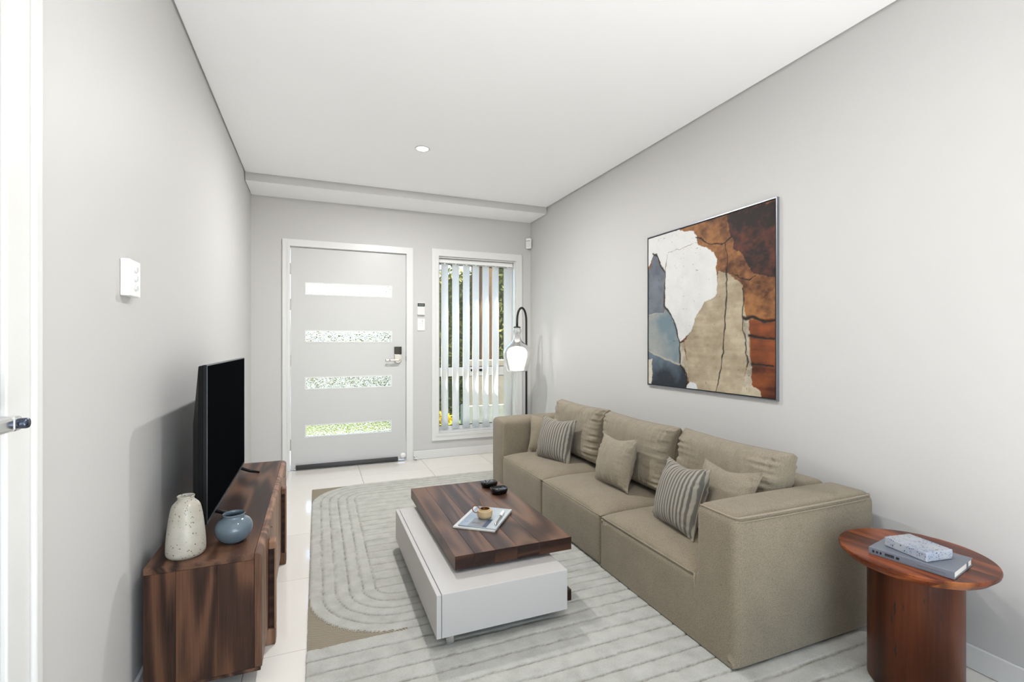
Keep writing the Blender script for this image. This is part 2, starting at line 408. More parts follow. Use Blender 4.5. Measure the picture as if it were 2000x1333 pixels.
box('glass_pane', fx0 + .030, fx1 - .030, YB + .145, YB + .150, fz0 + .032, ML[0], M['glass'], win)
put('glazing_seal', plate(fx0 + .031, fx1 - .031, ML[1], fz1 - .043, YB + .138, YB + .1445, [(fx0 + .037, fx1 - .037, ML[1] + .006, fz1 - .050)]), win, M['dark_gap'])
put('glazing_seal', plate(fx0 + .031, fx1 - .031, fz0 + .033, ML[0], YB + .138, YB + .1445, [(fx0 + .037, fx1 - .037, fz0 + .040, ML[0] - .006)]), win, M['dark_gap'])

# ---- side door beside the camera (left edge of the photograph)
d2 = empty('door_2', (XL, .71, 0), kind='structure')
box('door_leaf', XL - .050, XL - .012, D2[0] + .006, D2[1] - .006, .006, D2[2] - .006, M['door_paint'], d2, .002)
for (a, b) in ((D2[1], 1.249), (D2[0] - .079, D2[0])):
    box('casing', XL + .0005, XL + .012, a, b, .0005, 2.12, M['white_gloss'], d2, .003)
box('casing', XL + .0005, XL + .012, D2[0], D2[1], D2[2], 2.12, M['white_gloss'], d2, .003)
box('casing_bead', XL + .0005, XL + .020, 1.2495, 1.280, .0005, 2.12, M['white_gloss'], d2, .006, 3)
v, f = lathe([(0, -.0115), (.026, -.0115), (.026, -.004), (.022, 0), (0, 0)], 28); v = [(XL + z + .0005, 1.085 + x, 1.022 + y) for x, y, z in v]; put('handle_rose', pyd(v, f), d2, M['chrome'], smooth=True)
box('lever_neck', XL + .001, XL + .066, 1.073, 1.098, 1.009, 1.035, M['chrome'], d2, .005, 3)
box('lever_handle', XL + .044, XL + .066, .955, 1.0725, 1.010, 1.034, M['chrome'], d2, .005, 3)
v, f = lathe([(0, 0), (.0085, 0), (.0092, .002), (.0092, .010), (.0080, .013), (0, .0135)], 24); v = [(XL + .0655 + z, 1.0855 + x, 1.022 + y) for x, y, z in v]
put('snib_button', pyd(v, f), d2, plain('dark_steel', (82, 90, 104), .25, 1.0), smooth=True)

# ================================================================== OUTDOORS (seen through the glass)
def mat_simple_noise(name, a, b, scale, rough=.9, detail=4):
    t = NT(name); n = t.noise(t.coord(), scale, detail); t.bsdf(t.ramp(n, [(.3, srgb(*a)), (.7, srgb(*b))]), rough, spec=.2); return t.m
M['grass'] = mat_simple_noise('lawn', (52, 62, 22), (82, 90, 38), 40)
M['leaf'] = mat_simple_noise('hedge_leaf', (92, 88, 40), (146, 136, 74), 30)
M['leaf_core'] = mat_simple_noise('hedge_core', (62, 60, 30), (92, 88, 46), 20)
M['timber'] = wood('weathered_timber', (58, 38, 22), (92, 64, 40), (116, 86, 56), 'z', 8, .8, 4)
M['tanwall'] = mat_simple_noise('tan_render', (112, 100, 86), (124, 112, 98), 6)
M['concrete'] = mat_simple_noise('pale_concrete', (224, 221, 214), (238, 236, 230), 8)
M['yellow'] = mat_simple_noise('yellow_petals', (152, 122, 8), (186, 156, 18), 60)
struct(box('ground', -14, 16, YB + .2, 24, -.22, -.12, M['grass']))
struct(box('path', -1.2, 3.6, YB + .2, 5.9, -.1195, -.03, M['concrete'], bev=.01))
struct(box('driveway', -8, 6, 9.6, 18, -.1195, -.09, mat_simple_noise('grey_asphalt', (72, 74, 74), (88, 90, 88), 10), bev=.01))
def leaf_clump(name, x0, x1, y0, y1, z0, z1, n, size, mats, label, cat, sd, face=None):
    rng = np.random.default_rng(sd)
    root = empty(name, ((x0 + x1) / 2, (y0 + y1) / 2, z0), label, cat)
    h = np.array([(x1 - x0) / 2, (y1 - y0) / 2, (z1 - z0) / 2]); c = np.array([(x0 + x1) / 2, (y0 + y1) / 2, (z0 + z1) / 2])
    bm_ = box_bm(x0 + .08, x1 - .08, y0 + .08, y1 - .08, z0, z1 - .10, .06, 3)
    put('branches', from_bm(bm_), root, mats[1])
    p = rng.uniform(-1, 1, (n, 3)); ax = rng.choice(3, n, p=[.2, .55, .25]); sg = rng.choice([-1, 1], n); p[np.arange(n), ax] = sg * rng.uniform(.86, 1.06, n)
    p = c + p * h; p[:, 2] += .07 * np.sin(p[:, 0] * 6) * (ax == 2)
    p[:, 2] = np.maximum(p[:, 2], z0 + .02)
    d1 = rng.normal(size=(n, 3)); d1 /= np.linalg.norm(d1, axis=1)[:, None]; d2_ = np.cross(d1, rng.normal(size=(n, 3))); d2_ /= np.linalg.norm(d2_, axis=1)[:, None]
    s = (size * rng.uniform(.6, 1.3, n))[:, None]
    V = np.stack([p - d1 * s, p + d2_ * s * .45, p + d1 * s, p - d2_ * s * .45], 1).reshape(-1, 3); Fc = np.arange(4 * n).reshape(n, 4)
    tag(put('leaves', np_mesh(V, Fc), root, mats[0]), kind='stuff'); return root
leaf_clump('hedge', 1.55, 2.80, 8.3, 9.2, -.12, 2.44, 4200, .05, (M['leaf'], M['leaf_core']), 'olive green clipped hedge outside, behind the left blind vanes with sky above', 'hedge', 3)
leaf_clump('hedge', 2.95, 4.3, 7.78, 8.24, -.12, 2.95, 3600, .05, (M['leaf'], M['leaf_core']), 'tall olive hedge outside, behind the right end of the blind', 'hedge', 5)
leaf_clump('hedge', -7, 5, 20, 21.5, -.12, 1.95, 3500, .14, (M['leaf'], M['leaf_core']), 'distant low hedge across the driveway seen through the door glass', 'hedge', 6)
leaf_clump('flowering_shrub', 1.40, 1.66, 6.25, 6.6, -.12, .20, 500, .05, (M['yellow'], M['leaf_core']), 'small yellow flowering shrub low outside the window', 'shrub', 4)
fn = empty('timber_fence', (2.62, 7.7, -.12), 'brown upright timber boards outside, behind the middle of the blind', 'fence')
bd = from_bm(box_bm(0, .138, 0, .022, 0, 2.75, .003, 1), 'fence_board'); bd.materials.append(M['timber'])
for i in range(3):
    o = put('fence_board', bd, fn, None, True); o.location = (-.22 + i * .143, 0, .05)
for z in (.35, 1.35, 2.35): box('fence_rail', -.24, .22, .0225, .07, z, z + .08, M['timber'], fn, .003, local=True)
gb = empty('garden_wall', (2.75, 7.2, -.12), 'low tan rendered garden wall outside the window', 'garden wall')
box('wall_base', 2.1, 3.3, 7.06, 7.34, -.12, .20, mat_simple_noise('wall_base', (120, 116, 104), (136, 132, 120), 8), gb, .01)
box('wall_body', 2.14, 3.26, 7.10, 7.30, .2005, .90, M['tanwall'], gb, .01)

# ================================================================== FURNITURE
ZR = .0140     # top of the rug pile
# ---- rug: carved pile as a height field
def make_rug():
    x0, x1, y0, y1 = -.035, 2.02, .62, 4.10
    nx, ny = 270, 560
    xs = np.linspace(x0, x1, nx); ys = np.linspace(y0, y1, ny)
    X, Y = np.meshgrid(xs, ys, indexing='ij')
    wob = .004 * vnoise(X * 70, Y * 70) + .006 * vnoise(X * 22 + 9, Y * 22)
    bx0, by0, by1, rad = x0, 1.952, 4.10, .385
    # inside distance to the arch outline (rounded on its left corners)
    cx = np.maximum(bx0 + rad - X, 0); cyn = np.maximum(by0 + rad - Y, 0); cyf = np.maximum(Y - (by1 - rad), 0); cyy = np.maximum(cyn, cyf)
    d = np.where((cx > 0) & (cyy > 0), rad - np.hypot(cx, cyy), np.minimum(X - bx0, np.minimum(Y - by0, by1 - Y)))
    arch = Y > by0
    flat = arch & (d < 0)
    BS, NB, LS = .0585, 5, .082
    dd = d + wob
    gd = np.abs(dd - BS * np.round(dd / BS)); gd = np.where(dd > BS * (NB + .5), np.abs(dd - BS * NB), gd)
    gd = np.where((np.round(dd / BS) == 0) & (d > 0.01), 1, gd)
    yl = (Y + wob - (by0 + BS * NB)); gl = np.abs(yl - LS * np.round(yl / LS)); gl = np.where(dd > BS * NB, gl, 1)
    g = np.minimum(gd, gl); g = np.where(flat, 1, g)
    frac = np.where(dd > BS * NB, (yl / LS) % 1, (dd / BS) % 1)
    LB = .0755; yb = by0 - Y + wob; gb = np.abs(yb - LB * np.round(yb / LB)); g = np.where(arch, g, gb); frac = np.where(arch, frac, (yb / LB) % 1)
    g = np.where(flat, np.minimum(np.abs(d) + .0, np.abs(Y - by0)) + .0005, g)
    groove = np.exp(-(g / .0034) ** 2); pile = .0130 - .0080 * groove - .0009 * (1 - frac) + .0011 * vnoise(X * 160, Y * 160) + .0009 * vnoise(X * 45, Y * 45)
    z = np.where(flat, .0062 + .0004 * vnoise(X * 120, Y * 120), pile)
    e = np.minimum(np.minimum(X - x0, x1 - X), np.minimum(Y - y0, y1 - Y)); z = z * np.clip(.75 + e / .02, 0, 1)
    V = np.stack([X + .0022 * vnoise(X * 90, Y * 90 + 31) , Y + .0022 * vnoise(X * 90 + 40, Y * 90), z], -1).reshape(-1, 3); Fc = grid_faces(nx, ny)
    # skirt and underside
    ring = [i * ny for i in range(nx)] + [(nx - 1) * ny + j for j in range(1, ny)] + [i * ny + ny - 1 for i in range(nx - 2, -1, -1)] + [j for j in range(ny - 2, 0, -1)]
    n0 = len(V); low = V[ring].copy(); low[:, 2] = .0004; V = np.vstack([V, low]); m = len(ring)
    sk = np.array([(ring[k], n0 + k, n0 + (k + 1) % m, ring[(k + 1) % m]) for k in range(m)])[:, ::-1]
    Fall = np.vstack([Fc, sk])
    me = np_mesh(V, Fall, 'rug'); at = me.attributes.new('backing_shade', 'FLOAT', 'POINT'); gg = np.zeros(len(V), np.float32); gg[:nx * ny] = (groove * np.clip(.75 + 1.2 * vnoise(X * 150, Y * 150), .2, 1)).ravel(); at.data.foreach_set('value', gg)
    t = NT('rug_pile'); v = t.coord(); n = t.noise(v, 520, 3, .7); lo = t.noise(v, 14, 3)
    col = t.ramp(t.math('ADD', t.math('MULTIPLY', n, .65), t.math('MULTIPLY', lo, .35)), [(.30, srgb(152, 151, 143)), (.5, srgb(188, 188, 180)), (.70, srgb(208, 207, 200))])
    ak = t.n('ShaderNodeAttribute', attribute_name='backing_shade'); col = t.mix(t.math('MULTIPLY', ak.outputs['Fac'], .8), col, srgb(112, 104, 88)); t.bsdf(col, 1.0, t.bump(n, .8, .004), spec=.1, Sheen_Weight=.1); pm = t.m  # groove tint: tan backing plus the groove's shade put into the colour
    t = NT('rug_flatweave'); v = t.coord((1, 1, 1), (0, 0, .45)); wv = t.n('ShaderNodeTexWave', wave_type='BANDS', bands_direction='Y'); t.l(v, wv.inputs[0]); wv.inputs['Scale'].default_value = 55; wv.inputs['Distortion'].default_value = 1.2; wv.inputs['Detail'].default_value = 2
    t.bsdf(t.ramp(wv.outputs[1], [(.1, srgb(120, 111, 96)), (.8, srgb(168, 159, 141))]), .95, t.bump(wv.outputs[1], .7, .003), spec=.1); fm = t.m
    idx = np.zeros(len(Fall), dtype=np.int32); fl = flat[:-1, :-1].ravel(); idx[:len(fl)] = fl
    o = put('rug', me, None, [pm, fm], smooth=True); me.polygons.foreach_set('material_index', idx); me.update()
    return tag(o, 'pale grey carved-pile area rug with arched bands under the sofa', 'rug')
make_rug()

# ---- sofa -----------------------------------------------------------------
def rbox(x0, x1, y0, y1, z0, z1, r, n=(14, 14, 14), bulge=(0, 0, 0), wr=0.0, seed=0):
    """soft rounded box; bulge = outward swell of the x, y, z faces"""
    h = np.array([(x1 - x0) / 2, (y1 - y0) / 2, (z1 - z0) / 2]); c = np.array([(x0 + x1) / 2, (y0 + y1) / 2, (z0 + z1) / 2])
    def axis(hh, k):
        m = np.linspace(-(hh - r), hh - r, k); e = r * (1 - np.cos(np.linspace(0, PI / 2, 5)))[:-1]
        return np.concatenate([-hh + e, m, (hh - e)[::-1]])
    A = [axis(h[i], n[i]) for i in range(3)]
    V, Fc, off = [], [], 0
    for ax in range(3):
        u, v_ = [k for k in range(3) if k != ax]
        for sgn in (-1, 1):
            U, W = np.meshgrid(A[u], A[v_], indexing='ij'); P = np.zeros(U.shape + (3,)); P[..., u] = U; P[..., v_] = W; P[..., ax] = sgn * h[ax]
            f = grid_faces(len(A[u]), len(A[v_]), off)
            if (sgn > 0) == (ax == 1): f = f[:, ::-1]
            V.append(P.reshape(-1, 3)); Fc.append(f); off += P.shape[0] * P.shape[1]
    P = np.vstack(V); Fc = np.vstack(Fc)
    q = np.clip(P, -(h - r), h - r); dlt = P - q; L = np.linalg.norm(dlt, axis=1, keepdims=True); N = dlt / np.maximum(L, 1e-9)
    P = q + N * r
    k = P / h; b = np.array(bulge)
    for i in range(3):
        o1, o2 = [j for j in range(3) if j != i]
        sw = (1 - np.clip(np.abs(k[:, o1]), 0, 1) ** 2.5) * (1 - np.clip(np.abs(k[:, o2]), 0, 1) ** 2.5)
        P[:, i] += N[:, i] * b[i] * sw
    if wr:
        nz = fbm(P[:, 1] * 9 + seed, P[:, 0] * 6 + P[:, 2] * 7, 3); P += N * (nz * wr)[:, None]
    P = P + c
    bm = bmesh.new(); me = np_mesh(P, Fc); bm.from_mesh(me); bpy.data.meshes.remove(me)
    bmesh.ops.remove_doubles(bm, verts=bm.verts, dist=1e-5); return from_bm(bm)
SX0, SX1 = 1.347, 2.105
sofa = empty('sofa', (1.73, 2.5, ZR), 'long beige linen modular sofa along the right wall', 'sofa')
SM = M['sofa']
def seat_dome(name, y0, y1, x0, x1, zt, crown, seed):
    nx, ny = 56, 56; u = np.linspace(-1, 1, nx); v = np.linspace(-1, 1, ny); u = np.sign(u) * (1 - (1 - np.abs(u)) ** 1.6); v = np.sign(v) * (1 - (1 - np.abs(v)) ** 1.6)
    U, W = np.meshgrid(u, v, indexing='ij'); X = (x0 + x1) / 2 + U * (x1 - x0) / 2; Y = (y0 + y1) / 2 + W * (y1 - y0) / 2
    f = (1 - np.abs(U) ** 3.2) * (1 - np.abs(W) ** 3.2); Z = zt + crown * np.sqrt(np.maximum(f, 0)) + .0035 * fbm(X * 5 + seed, Y * 5, 3) * f
    V = np.stack([X, Y, Z], -1).reshape(-1, 3); Fc = grid_faces(nx, ny)
    ring = [i * ny for i in range(nx)] + [(nx - 1) * ny + j for j in range(1, ny)] + [i * ny + ny - 1 for i in range(nx - 2, -1, -1)] + [j for j in range(ny - 2, 0, -1)]
    n0 = len(V); low = V[ring].copy(); low[:, 2] = zt - .012; V = np.vstack([V, low]); m = len(ring)
    sk = np.array([(ring[k], n0 + k, n0 + (k + 1) % m, ring[(k + 1) % m]) for k in range(m)])[:, ::-1]
    o = put(name, np_mesh(V, np.vstack([Fc, sk])), sofa, SM, smooth=True)
    pp = [(x1 - .02, y0 + .006, zt + .001)] + [(x0 + .03, y0 + .006, zt + .001)] + [(x0 + .008, y0 + .010, zt), (x0 + .003, y0 + .03, zt)] + [(x0 + .003, y, zt) for y in np.linspace(y0 + .06, y1 - .06, 8)] + [(x0 + .003, y1 - .03, zt), (x0 + .008, y1 - .010, zt), (x0 + .03, y1 - .006, zt + .001), (x1 - .02, y1 - .006, zt + .001)]
    v_, f_ = tube(pp, .0042, 8); put('piping', pyd(v_, f_), o, M['sofa_seam'], smooth=True)
# near corner module: arm and seat front in one cover (L-shaped profile)
def corner_module():
    pr = [(1.252, ZR, .020), (2.114, ZR, .020), (2.114, .274, .020), (1.450, .274, .012), (1.450, .554, .042), (1.252, .554, .042)]
    R0 = .034
    def outline(off):
        out = []; n = len(pr)
        for i in range(n):
            p0, p1, p2 = [Vector(pr[k % n][:2]) for k in (i - 1, i, i + 1)]; rr = pr[i][2]
            a = (p1 - p0).normalized(); c = (p2 - p1).normalized(); turn = a.x * c.y - a.y * c.x
            na, nc = Vector((a.y, -a.x)), Vector((c.y, -c.x))      # outward normals (counter-clockwise outline)
            s_ = 1 if turn > 0 else -1
            ctr = p1 - a * rr + (-na * rr if s_ > 0 else na * rr)
            for k in range(7):
                th = k / 6 * PI / 2; d_ = (na * math.cos(th) + nc * math.sin(th)) * s_
                out.append((ctr + d_ * (rr - off * s_ if s_ > 0 else rr + off), d_ * s_))
            m = Vector(pr[(i + 1) % n][:2]); L = (m - p1).length; nr = pr[(i + 1) % n][2]
            for k in range(1, 14):
                q = p1 + c * (rr + (L - rr - nr) * k / 14); out.append((q - nc * off, nc))
        return out
    secs = [(SX0, R0 + .006), (SX0, R0)] + [(SX0 + R0 * (1 - math.cos(t)) , R0 * (1 - math.sin(t))) for t in np.linspace(.12, PI / 2, 8)]
    secs = [(SX0, .034 + .006), (SX0, .034)] + [(SX0 + R0 * (1 - math.cos(t)), R0 * (1 - math.sin(t))) for t in np.linspace(.2, PI / 2, 7)]
    mids = [(x, 0.0) for x in np.linspace(SX0 + R0 + .03, SX1 - R0 - .03, 16)]
    secs = secs + mids + [(SX0 + SX1 - x, o) for x, o in secs[::-1]]
    V, Fq = [], []; n = None
    for x, off in secs:
        ol = outline(min(off, R0 + .006)); n = len(ol); ku = max(0, 1 - abs((x - 1.726) / .379) ** 2.5)
        for (q, nn) in ol:
            wq = 1.0 - .9 * max(0, -nn.y) - .72 * max(0, nn.x) * (1 if q.x > 2.0 else 0)
            qq = q + nn * (min(off, R0 + .006) * (1 - wq)); y, z = qq.x, qq.y
            y += min(nn.x, 0) * .012 * ku * max(0, 1 - abs((z - .28) / .27) ** 2.5) * (1 if y < 1.30 else 0)
            z += max(nn.y, 0) * .010 * ku * max(0, 1 - abs((y - 1.351) / .099) ** 2.5) * (1 if z > .5 else 0)
            V.append((x, y, z))
    for i in range(len(secs) - 1):
        Fq += [(i * n + k, i * n + (k + 1) % n, (i + 1) * n + (k + 1) % n, (i + 1) * n + k) for k in range(n)]
    Fq += [tuple(range(n)), tuple((len(secs) - 1) * n + k for k in range(n))]
    bm = bmesh.new(); bm.from_mesh(pyd(V, Fq)); return from_bm(bm)
cm = put('corner_module', corner_module(), sofa, SM, smooth=True)
path = [(SX0 + .008, y, .545) for y in np.linspace(1.425, 1.295, 6)] + [(SX0 + .011, 1.272, .5455), (SX0 + .024, 1.259, .546)] + [(x, 1.2575 - .005 * (1 - abs((x - 1.72) / .34) ** 2), .5465) for x in np.linspace(SX0 + .06, SX1 - .06, 12)] + [(SX1 - .03, 1.259, .545), (SX1 - .013, 1.272, .544)]
v, f = tube(path, .0036, 8); put('piping', pyd(v, f), cm, M['sofa_seam'], smooth=True)
path = [(q[0] - .004 if k < 6 else q[0], q[1] - (.004 if k >= 6 else 0), q[2] - .014) for k, q in enumerate(path)]
v, f = tube(path, .0018, 6); put('stitch_line', pyd(v, f), cm, M['sofa_seam'], smooth=True)
v, f = tube([(SX0 + .004, 1.4515, .274), (SX0 - .0005, 1.4505, .250), (SX0 - .0004, 1.449, .228), (SX0 + .0008, 1.446, .205)], [.004, .0034, .0022, .0008], 8); put('tuck', pyd(v, f), cm, M['sofa_seam'], smooth=True)
seat_dome('seat', 1.455, 2.113, SX0 + .004, 1.905, .268, .052, 1)
for (a, b, sd) in ((2.119, 2.815, 2), (2.820, 3.518, 3)):
    put('seat_base', rbox(SX0, 1.92, a, b, ZR, .276, .022, (10, 12, 6), (.003, 0, 0)), sofa, SM, smooth=True)
    seat_dome('seat', a + .002, b - .002, SX0 + .004, 1.905, .270, .052, sd)
arm = put('armrest', rbox(SX0 - .001, SX1, 3.523, 3.752, ZR, .552, .034, (14, 8, 12), (.006, .008, .012)), sofa, SM, smooth=True)
path = [(SX0 + .013, 3.53, z) for z in np.linspace(.10, .50, 5)] + [(SX0 + .014, 3.536, .528), (SX0 + .016, 3.555, .5445)] + [(SX0 + .016, y, .547) for y in np.linspace(3.58, 3.70, 4)] + [(SX0 + .016, 3.722, .5435), (SX0 + .013, 3.740, .525)]
v, f = tube(path, .0032, 8); put('piping', pyd(v, f), arm, M['sofa_seam'], smooth=True)
put('backrest', rbox(1.925, SX1, 1.452, 3.521, ZR, .553, .034, (6, 30, 12), (.008, 0, .010)), sofa, SM, smooth=True)

# ---- cushions --------------------------------------------------------------
def Rm(psi, th, phi):
    return Matrix.Rotation(psi, 4, 'Z') @ Matrix.Rotation(th, 4, 'X') @ Matrix.Rotation(phi, 4, 'Y')
def pillow(name, p, thick, mat, seammat, label, cat, group, seed, box_p=2.2, pinch=.05, pucker=.004, n=72, power=.62, sagv=.012):
    x, y, z, psi, th, phi, W, H = p
    u = np.linspace(-1, 1, n); u = np.sign(u) * (1 - (1 - np.abs(u)) ** 1.5); U, V = np.meshgrid(u, u, indexing='ij')
    px = U * W / 2 * (1 - pinch * (1 - V ** 2) * np.abs(U) ** 3 * (1 if H <= W else H / W))
    pz = V * H / 2 * (1 - pinch * (.45 if W > 1.3 * H else 1) * (1 - U ** 2) * np.abs(V) ** 3)
    prof = np.maximum((1 - np.abs(U) ** box_p) * (1 - np.abs(V) ** box_p), 0) ** power
    du = (1 - np.abs(U)) * W / 2; dv = (1 - np.abs(V)) * H / 2
    rng = np.random.default_rng(seed); s1, s2 = rng.uniform(0, 40, 2)
    pk = vnoise(V * H * 34 + s1, U * 2.0 + s2) * np.exp(-(du / (.10 * W + .015)) ** 1.3) + vnoise(U * W * 30 + s2, V * 2.0 + s1) * np.exp(-(dv / (.20 * H + .01)) ** 1.3)
    pk += .55 * vnoise((U * W + V * H) * 22 + s1, (U * W - V * H) * 5) * np.exp(-((du + dv) / (.35 * H)) ** 2)
    soft = .5 * fbm(U * 1.6 + s1, V * 1.6 + s2, 2)
    edge = np.minimum(np.minimum(du, dv) / .012, 1)
    verts, faces = [], []
    for sgn in (-1, 1):
        t_ = prof * thick / 2 * (1 + .10 * soft) + pucker * 2.0 * pk * edge
        sag = -sagv * np.exp(-(U / .5) ** 2) * np.maximum(V, 0) ** 3 * (H / .36)
        verts.append(np.stack([px, sgn * np.maximum(t_, 0.0), pz + sag], -1).reshape(-1, 3))
    f = grid_faces(n, n); F_ = np.vstack([f, f[:, ::-1] + n * n])
    bm = bmesh.new(); me = np_mesh(np.vstack(verts), F_); bm.from_mesh(me); bpy.data.meshes.remove(me)
    bmesh.ops.remove_doubles(bm, verts=bm.verts, dist=2e-5)
    R = Rm(psi, th, phi)
    root = empty(name, (x, y, z), label, cat, group); root.rotation_euler = R.to_euler()
    put('cover', from_bm(bm), root, mat, True, True)
    e = verts[0].reshape(n, n, 3); loop = [e[i, 0] for i in range(n)] + [e[n - 1, j] for j in range(1, n)] + [e[i, n - 1] for i in range(n - 2, -1, -1)] + [e[0, j] for j in range(n - 2, 0, -1)]
    loop = [(q[0], 0.0, q[2]) for q in loop[::2]]
    v_, f_ = tube(loop, .0022, 6, closed=True); put('seam', pyd(v_, f_), root, seammat, True, True)
    return root
def stripes():
    t = NT('striped_ticking'); tc = t.n('ShaderNodeTexCoord'); sx = t.n('ShaderNodeSeparateXYZ'); t.l(tc.outputs['Object'], sx.inputs[0])
    v = t.coord(); n = t.noise(v, 420, 2); jig = t.math('MULTIPLY', t.math('SUBTRACT', t.noise(v, 500, 1), .5), .0022)
    s = t.math('SINE', t.math('MULTIPLY', t.math('ADD', sx.outputs[0], jig), 2 * PI / .0205))
    col = t.ramp(s, [(.0, srgb(158, 152, 140)), (.40, srgb(152, 147, 135)), (.62, srgb(100, 97, 90)), (1.0, srgb(92, 90, 84))])
    t.t.nodes[-1].color_ramp.interpolation = 'LINEAR'
    mp = t.n('ShaderNodeMapRange'); t.l(s, mp.inputs[0]); mp.inputs[1].default_value = -1; t.l(mp.outputs[0], [q for q in t.t.nodes if q.type == 'VALTORGB'][-1].inputs[0])
    h = t.math('ADD', t.math('MULTIPLY', s, .6), n)
    t.bsdf(t.mix(t.math('MULTIPLY', n, .35), col, srgb(118, 114, 106)), .95, t.bump(h, .4, .0025), spec=.12, Sheen_Weight=.15); return t.m
M['stripe'] = stripes()
r = math.radians
GB = 'beige back cushions along the sofa'
CM = M['cushion']
pillow('back_cushion', (1.830, 3.145, .512, r(-90), r(-8), 0, .700, .385), .190, CM, M['sofa_seam'], 'beige linen back cushion at the far, window end of the sofa', 'cushion', GB, 21, 6.0, .080, .013, 110, .42, .003)
pillow('back_cushion', (1.830, 2.445, .507, r(-91), r(-8), 0, .70, .378), .190, CM, M['sofa_seam'], 'middle beige linen back cushion, behind the single plain square pillow', 'cushion', GB, 22, 6.0, .080, .013, 110, .42, .003)
pillow('back_cushion', (1.830, 1.750, .505, r(-92), r(-9), 0, .665, .385), .190, CM, M['sofa_seam'], 'beige linen back cushion nearest the camera, behind the front striped pillow', 'cushion', GB, 23, 6.0, .080, .013, 110, .42, .003)
GP = 'throw pillows on the sofa'
pillow('throw_pillow', (1.672, 3.385, .440, r(-30), r(-14), r(3), .29, .30), .13, CM, M['sofa_seam'], 'plain beige pillow tucked in the far sofa corner behind a striped one', 'pillow', GP, 31, 2.4, .11, .0045)
pillow('throw_pillow', (1.615, 3.130, .458, r(-72), r(-15), r(0), .345, .325), .15, M['stripe'], M['sofa_seam'], 'grey striped pillow at the far, window end of the sofa', 'pillow', GP, 32, 2.4, .12, .006)
pillow('throw_pillow', (1.645, 2.420, .456, r(-90), r(-17), r(-4), .345, .305), .14, CM, M['sofa_seam'], 'single plain beige square pillow on the middle sofa seat', 'pillow', GP, 33, 2.4, .12, .008)
pillow('throw_pillow', (1.560, 1.770, .452, r(-100), r(-19), r(-4), .335, .315), .15, M['stripe'], M['sofa_seam'], 'large grey striped pillow on the nearest sofa seat', 'pillow', GP, 34, 2.4, .12, .006)
pillow('throw_pillow', (1.660, 1.622, .456, r(-97), r(-23), r(-4), .36, .34), .10, CM, M['sofa_seam'], 'plain beige pillow beside the near armrest, behind the front striped pillow', 'pillow', GP, 35, 2.4, .13, .007)

# ---- coffee table -----------------------------------------------------------
ct = empty('coffee_table', (.72, 2.3, ZR), 'coffee table with sliding dark walnut top over a white lacquered box', 'coffee table')
BX0, BX1, BY0, BY1, BZ0, BZ1 = .410, .958, 1.750, 2.745, .062, .226
bx = box('drawer_box', BX0 + .020, BX1, BY0, BY1, BZ0, BZ1, M['white_lacquer'], ct, .002)
box('drawer_front', BX0, BX0 + .0185, BY0, BY1, BZ0, BZ1 - .001, M['white_lacquer'], ct, .002)
for (px_, py_) in ((BX0 + .045, BY0 + .03), (BX0 + .045, BY1 - .06)):
    box('foot', px_, px_ + .03, py_, py_ + .03, ZR - .001, BZ0, M['chrome'], ct, .002)
TX0, TX1, TY0, TY1, TZ0, TZ1 = .517, 1.052, 1.885, 2.866, .241, .297
box('spacer', TX0 + .06, BX1 - .04, TY0 + .06, BY1 - .05, BZ1, TZ0, M['dark_gap'], ct)
cuts = [TX0, .600, .690, .790, .895, TX1]
for i in range(5):
    _o = box('tabletop_board', cuts[i] + .0002, cuts[i + 1] - .0002, TY0, TY1, TZ0, TZ1, [M['slab'], M['slab_end']], ct, .0010, 1)
    for _p in _o.data.polygons: _p.material_index = 1 if abs(_p.normal.y) > .8 else 0
box('lower_board', .60, TX1, TY0, TY1, ZR - .001, BZ0 - .001, M['slab_end'], ct, .002)

# things on the coffee table
def book(name, loc, rotz, L, Wd, Tk, cover, pages, label, cat, group=None, ct_=.0016, spine_round=False):
    b = empty(name, loc, label, cat, group, rotz=rotz)
    box('cover', -L / 2, L / 2, -Wd / 2, Wd / 2, 0, ct_, cover, b, .0006, 1, True)
    box('cover', -L / 2, L / 2, -Wd / 2, Wd / 2, Tk - ct_, Tk, cover, b, .0006, 1, True)
    box('spine', -L / 2, L / 2, -Wd / 2 - .0008, -Wd / 2 + .0018, .0002, Tk - .0002, cover, b, .0006, 1, True)
    box('page_block', -L / 2 + .003, L / 2 - .003, -Wd / 2 + .002, Wd / 2 - .003, ct_ + .0001, Tk - ct_ - .0001, pages, b, 0, 1, True)
    return b
def page_mat():
    t = NT('page_edges'); v = t.coord((1, 1, 1)); w_ = t.n('ShaderNodeTexWave', wave_type='BANDS', bands_direction='Z'); t.l(v, w_.inputs[0]); w_.inputs['Scale'].default_value = 300
    t.bsdf(t.ramp(w_.outputs[1], [(0, srgb(206, 200, 188)), (1, srgb(236, 232, 222))]), .8, spec=.2); return t.m
M['pages'] = page_mat()
def cover_mat():
    # pale photograph-like cover: soft blue to grey with a lighter block
    t = NT('magazine_cover'); tc = t.n('ShaderNodeTexCoord'); sx = t.n('ShaderNodeSeparateXYZ'); t.l(tc.outputs['Object'], sx.inputs[0])
    n = t.noise(t.coord(), 12, 4); f = t.math('ADD', t.math('MULTIPLY', sx.outputs[0], 3.0), t.math('MULTIPLY', n, .5))
    col = t.ramp(t.math('ADD', f, .28), [(.1, srgb(98, 114, 138)), (.42, srgb(150, 160, 170)), (.8, srgb(176, 184, 186))])
    t.bsdf(col, .3, spec=.5); return t.m
M['cover'] = cover_mat()
M['cover_white'] = plain('white_cover', (196, 196, 192), .4)
ba = math.atan2(.217, .17)
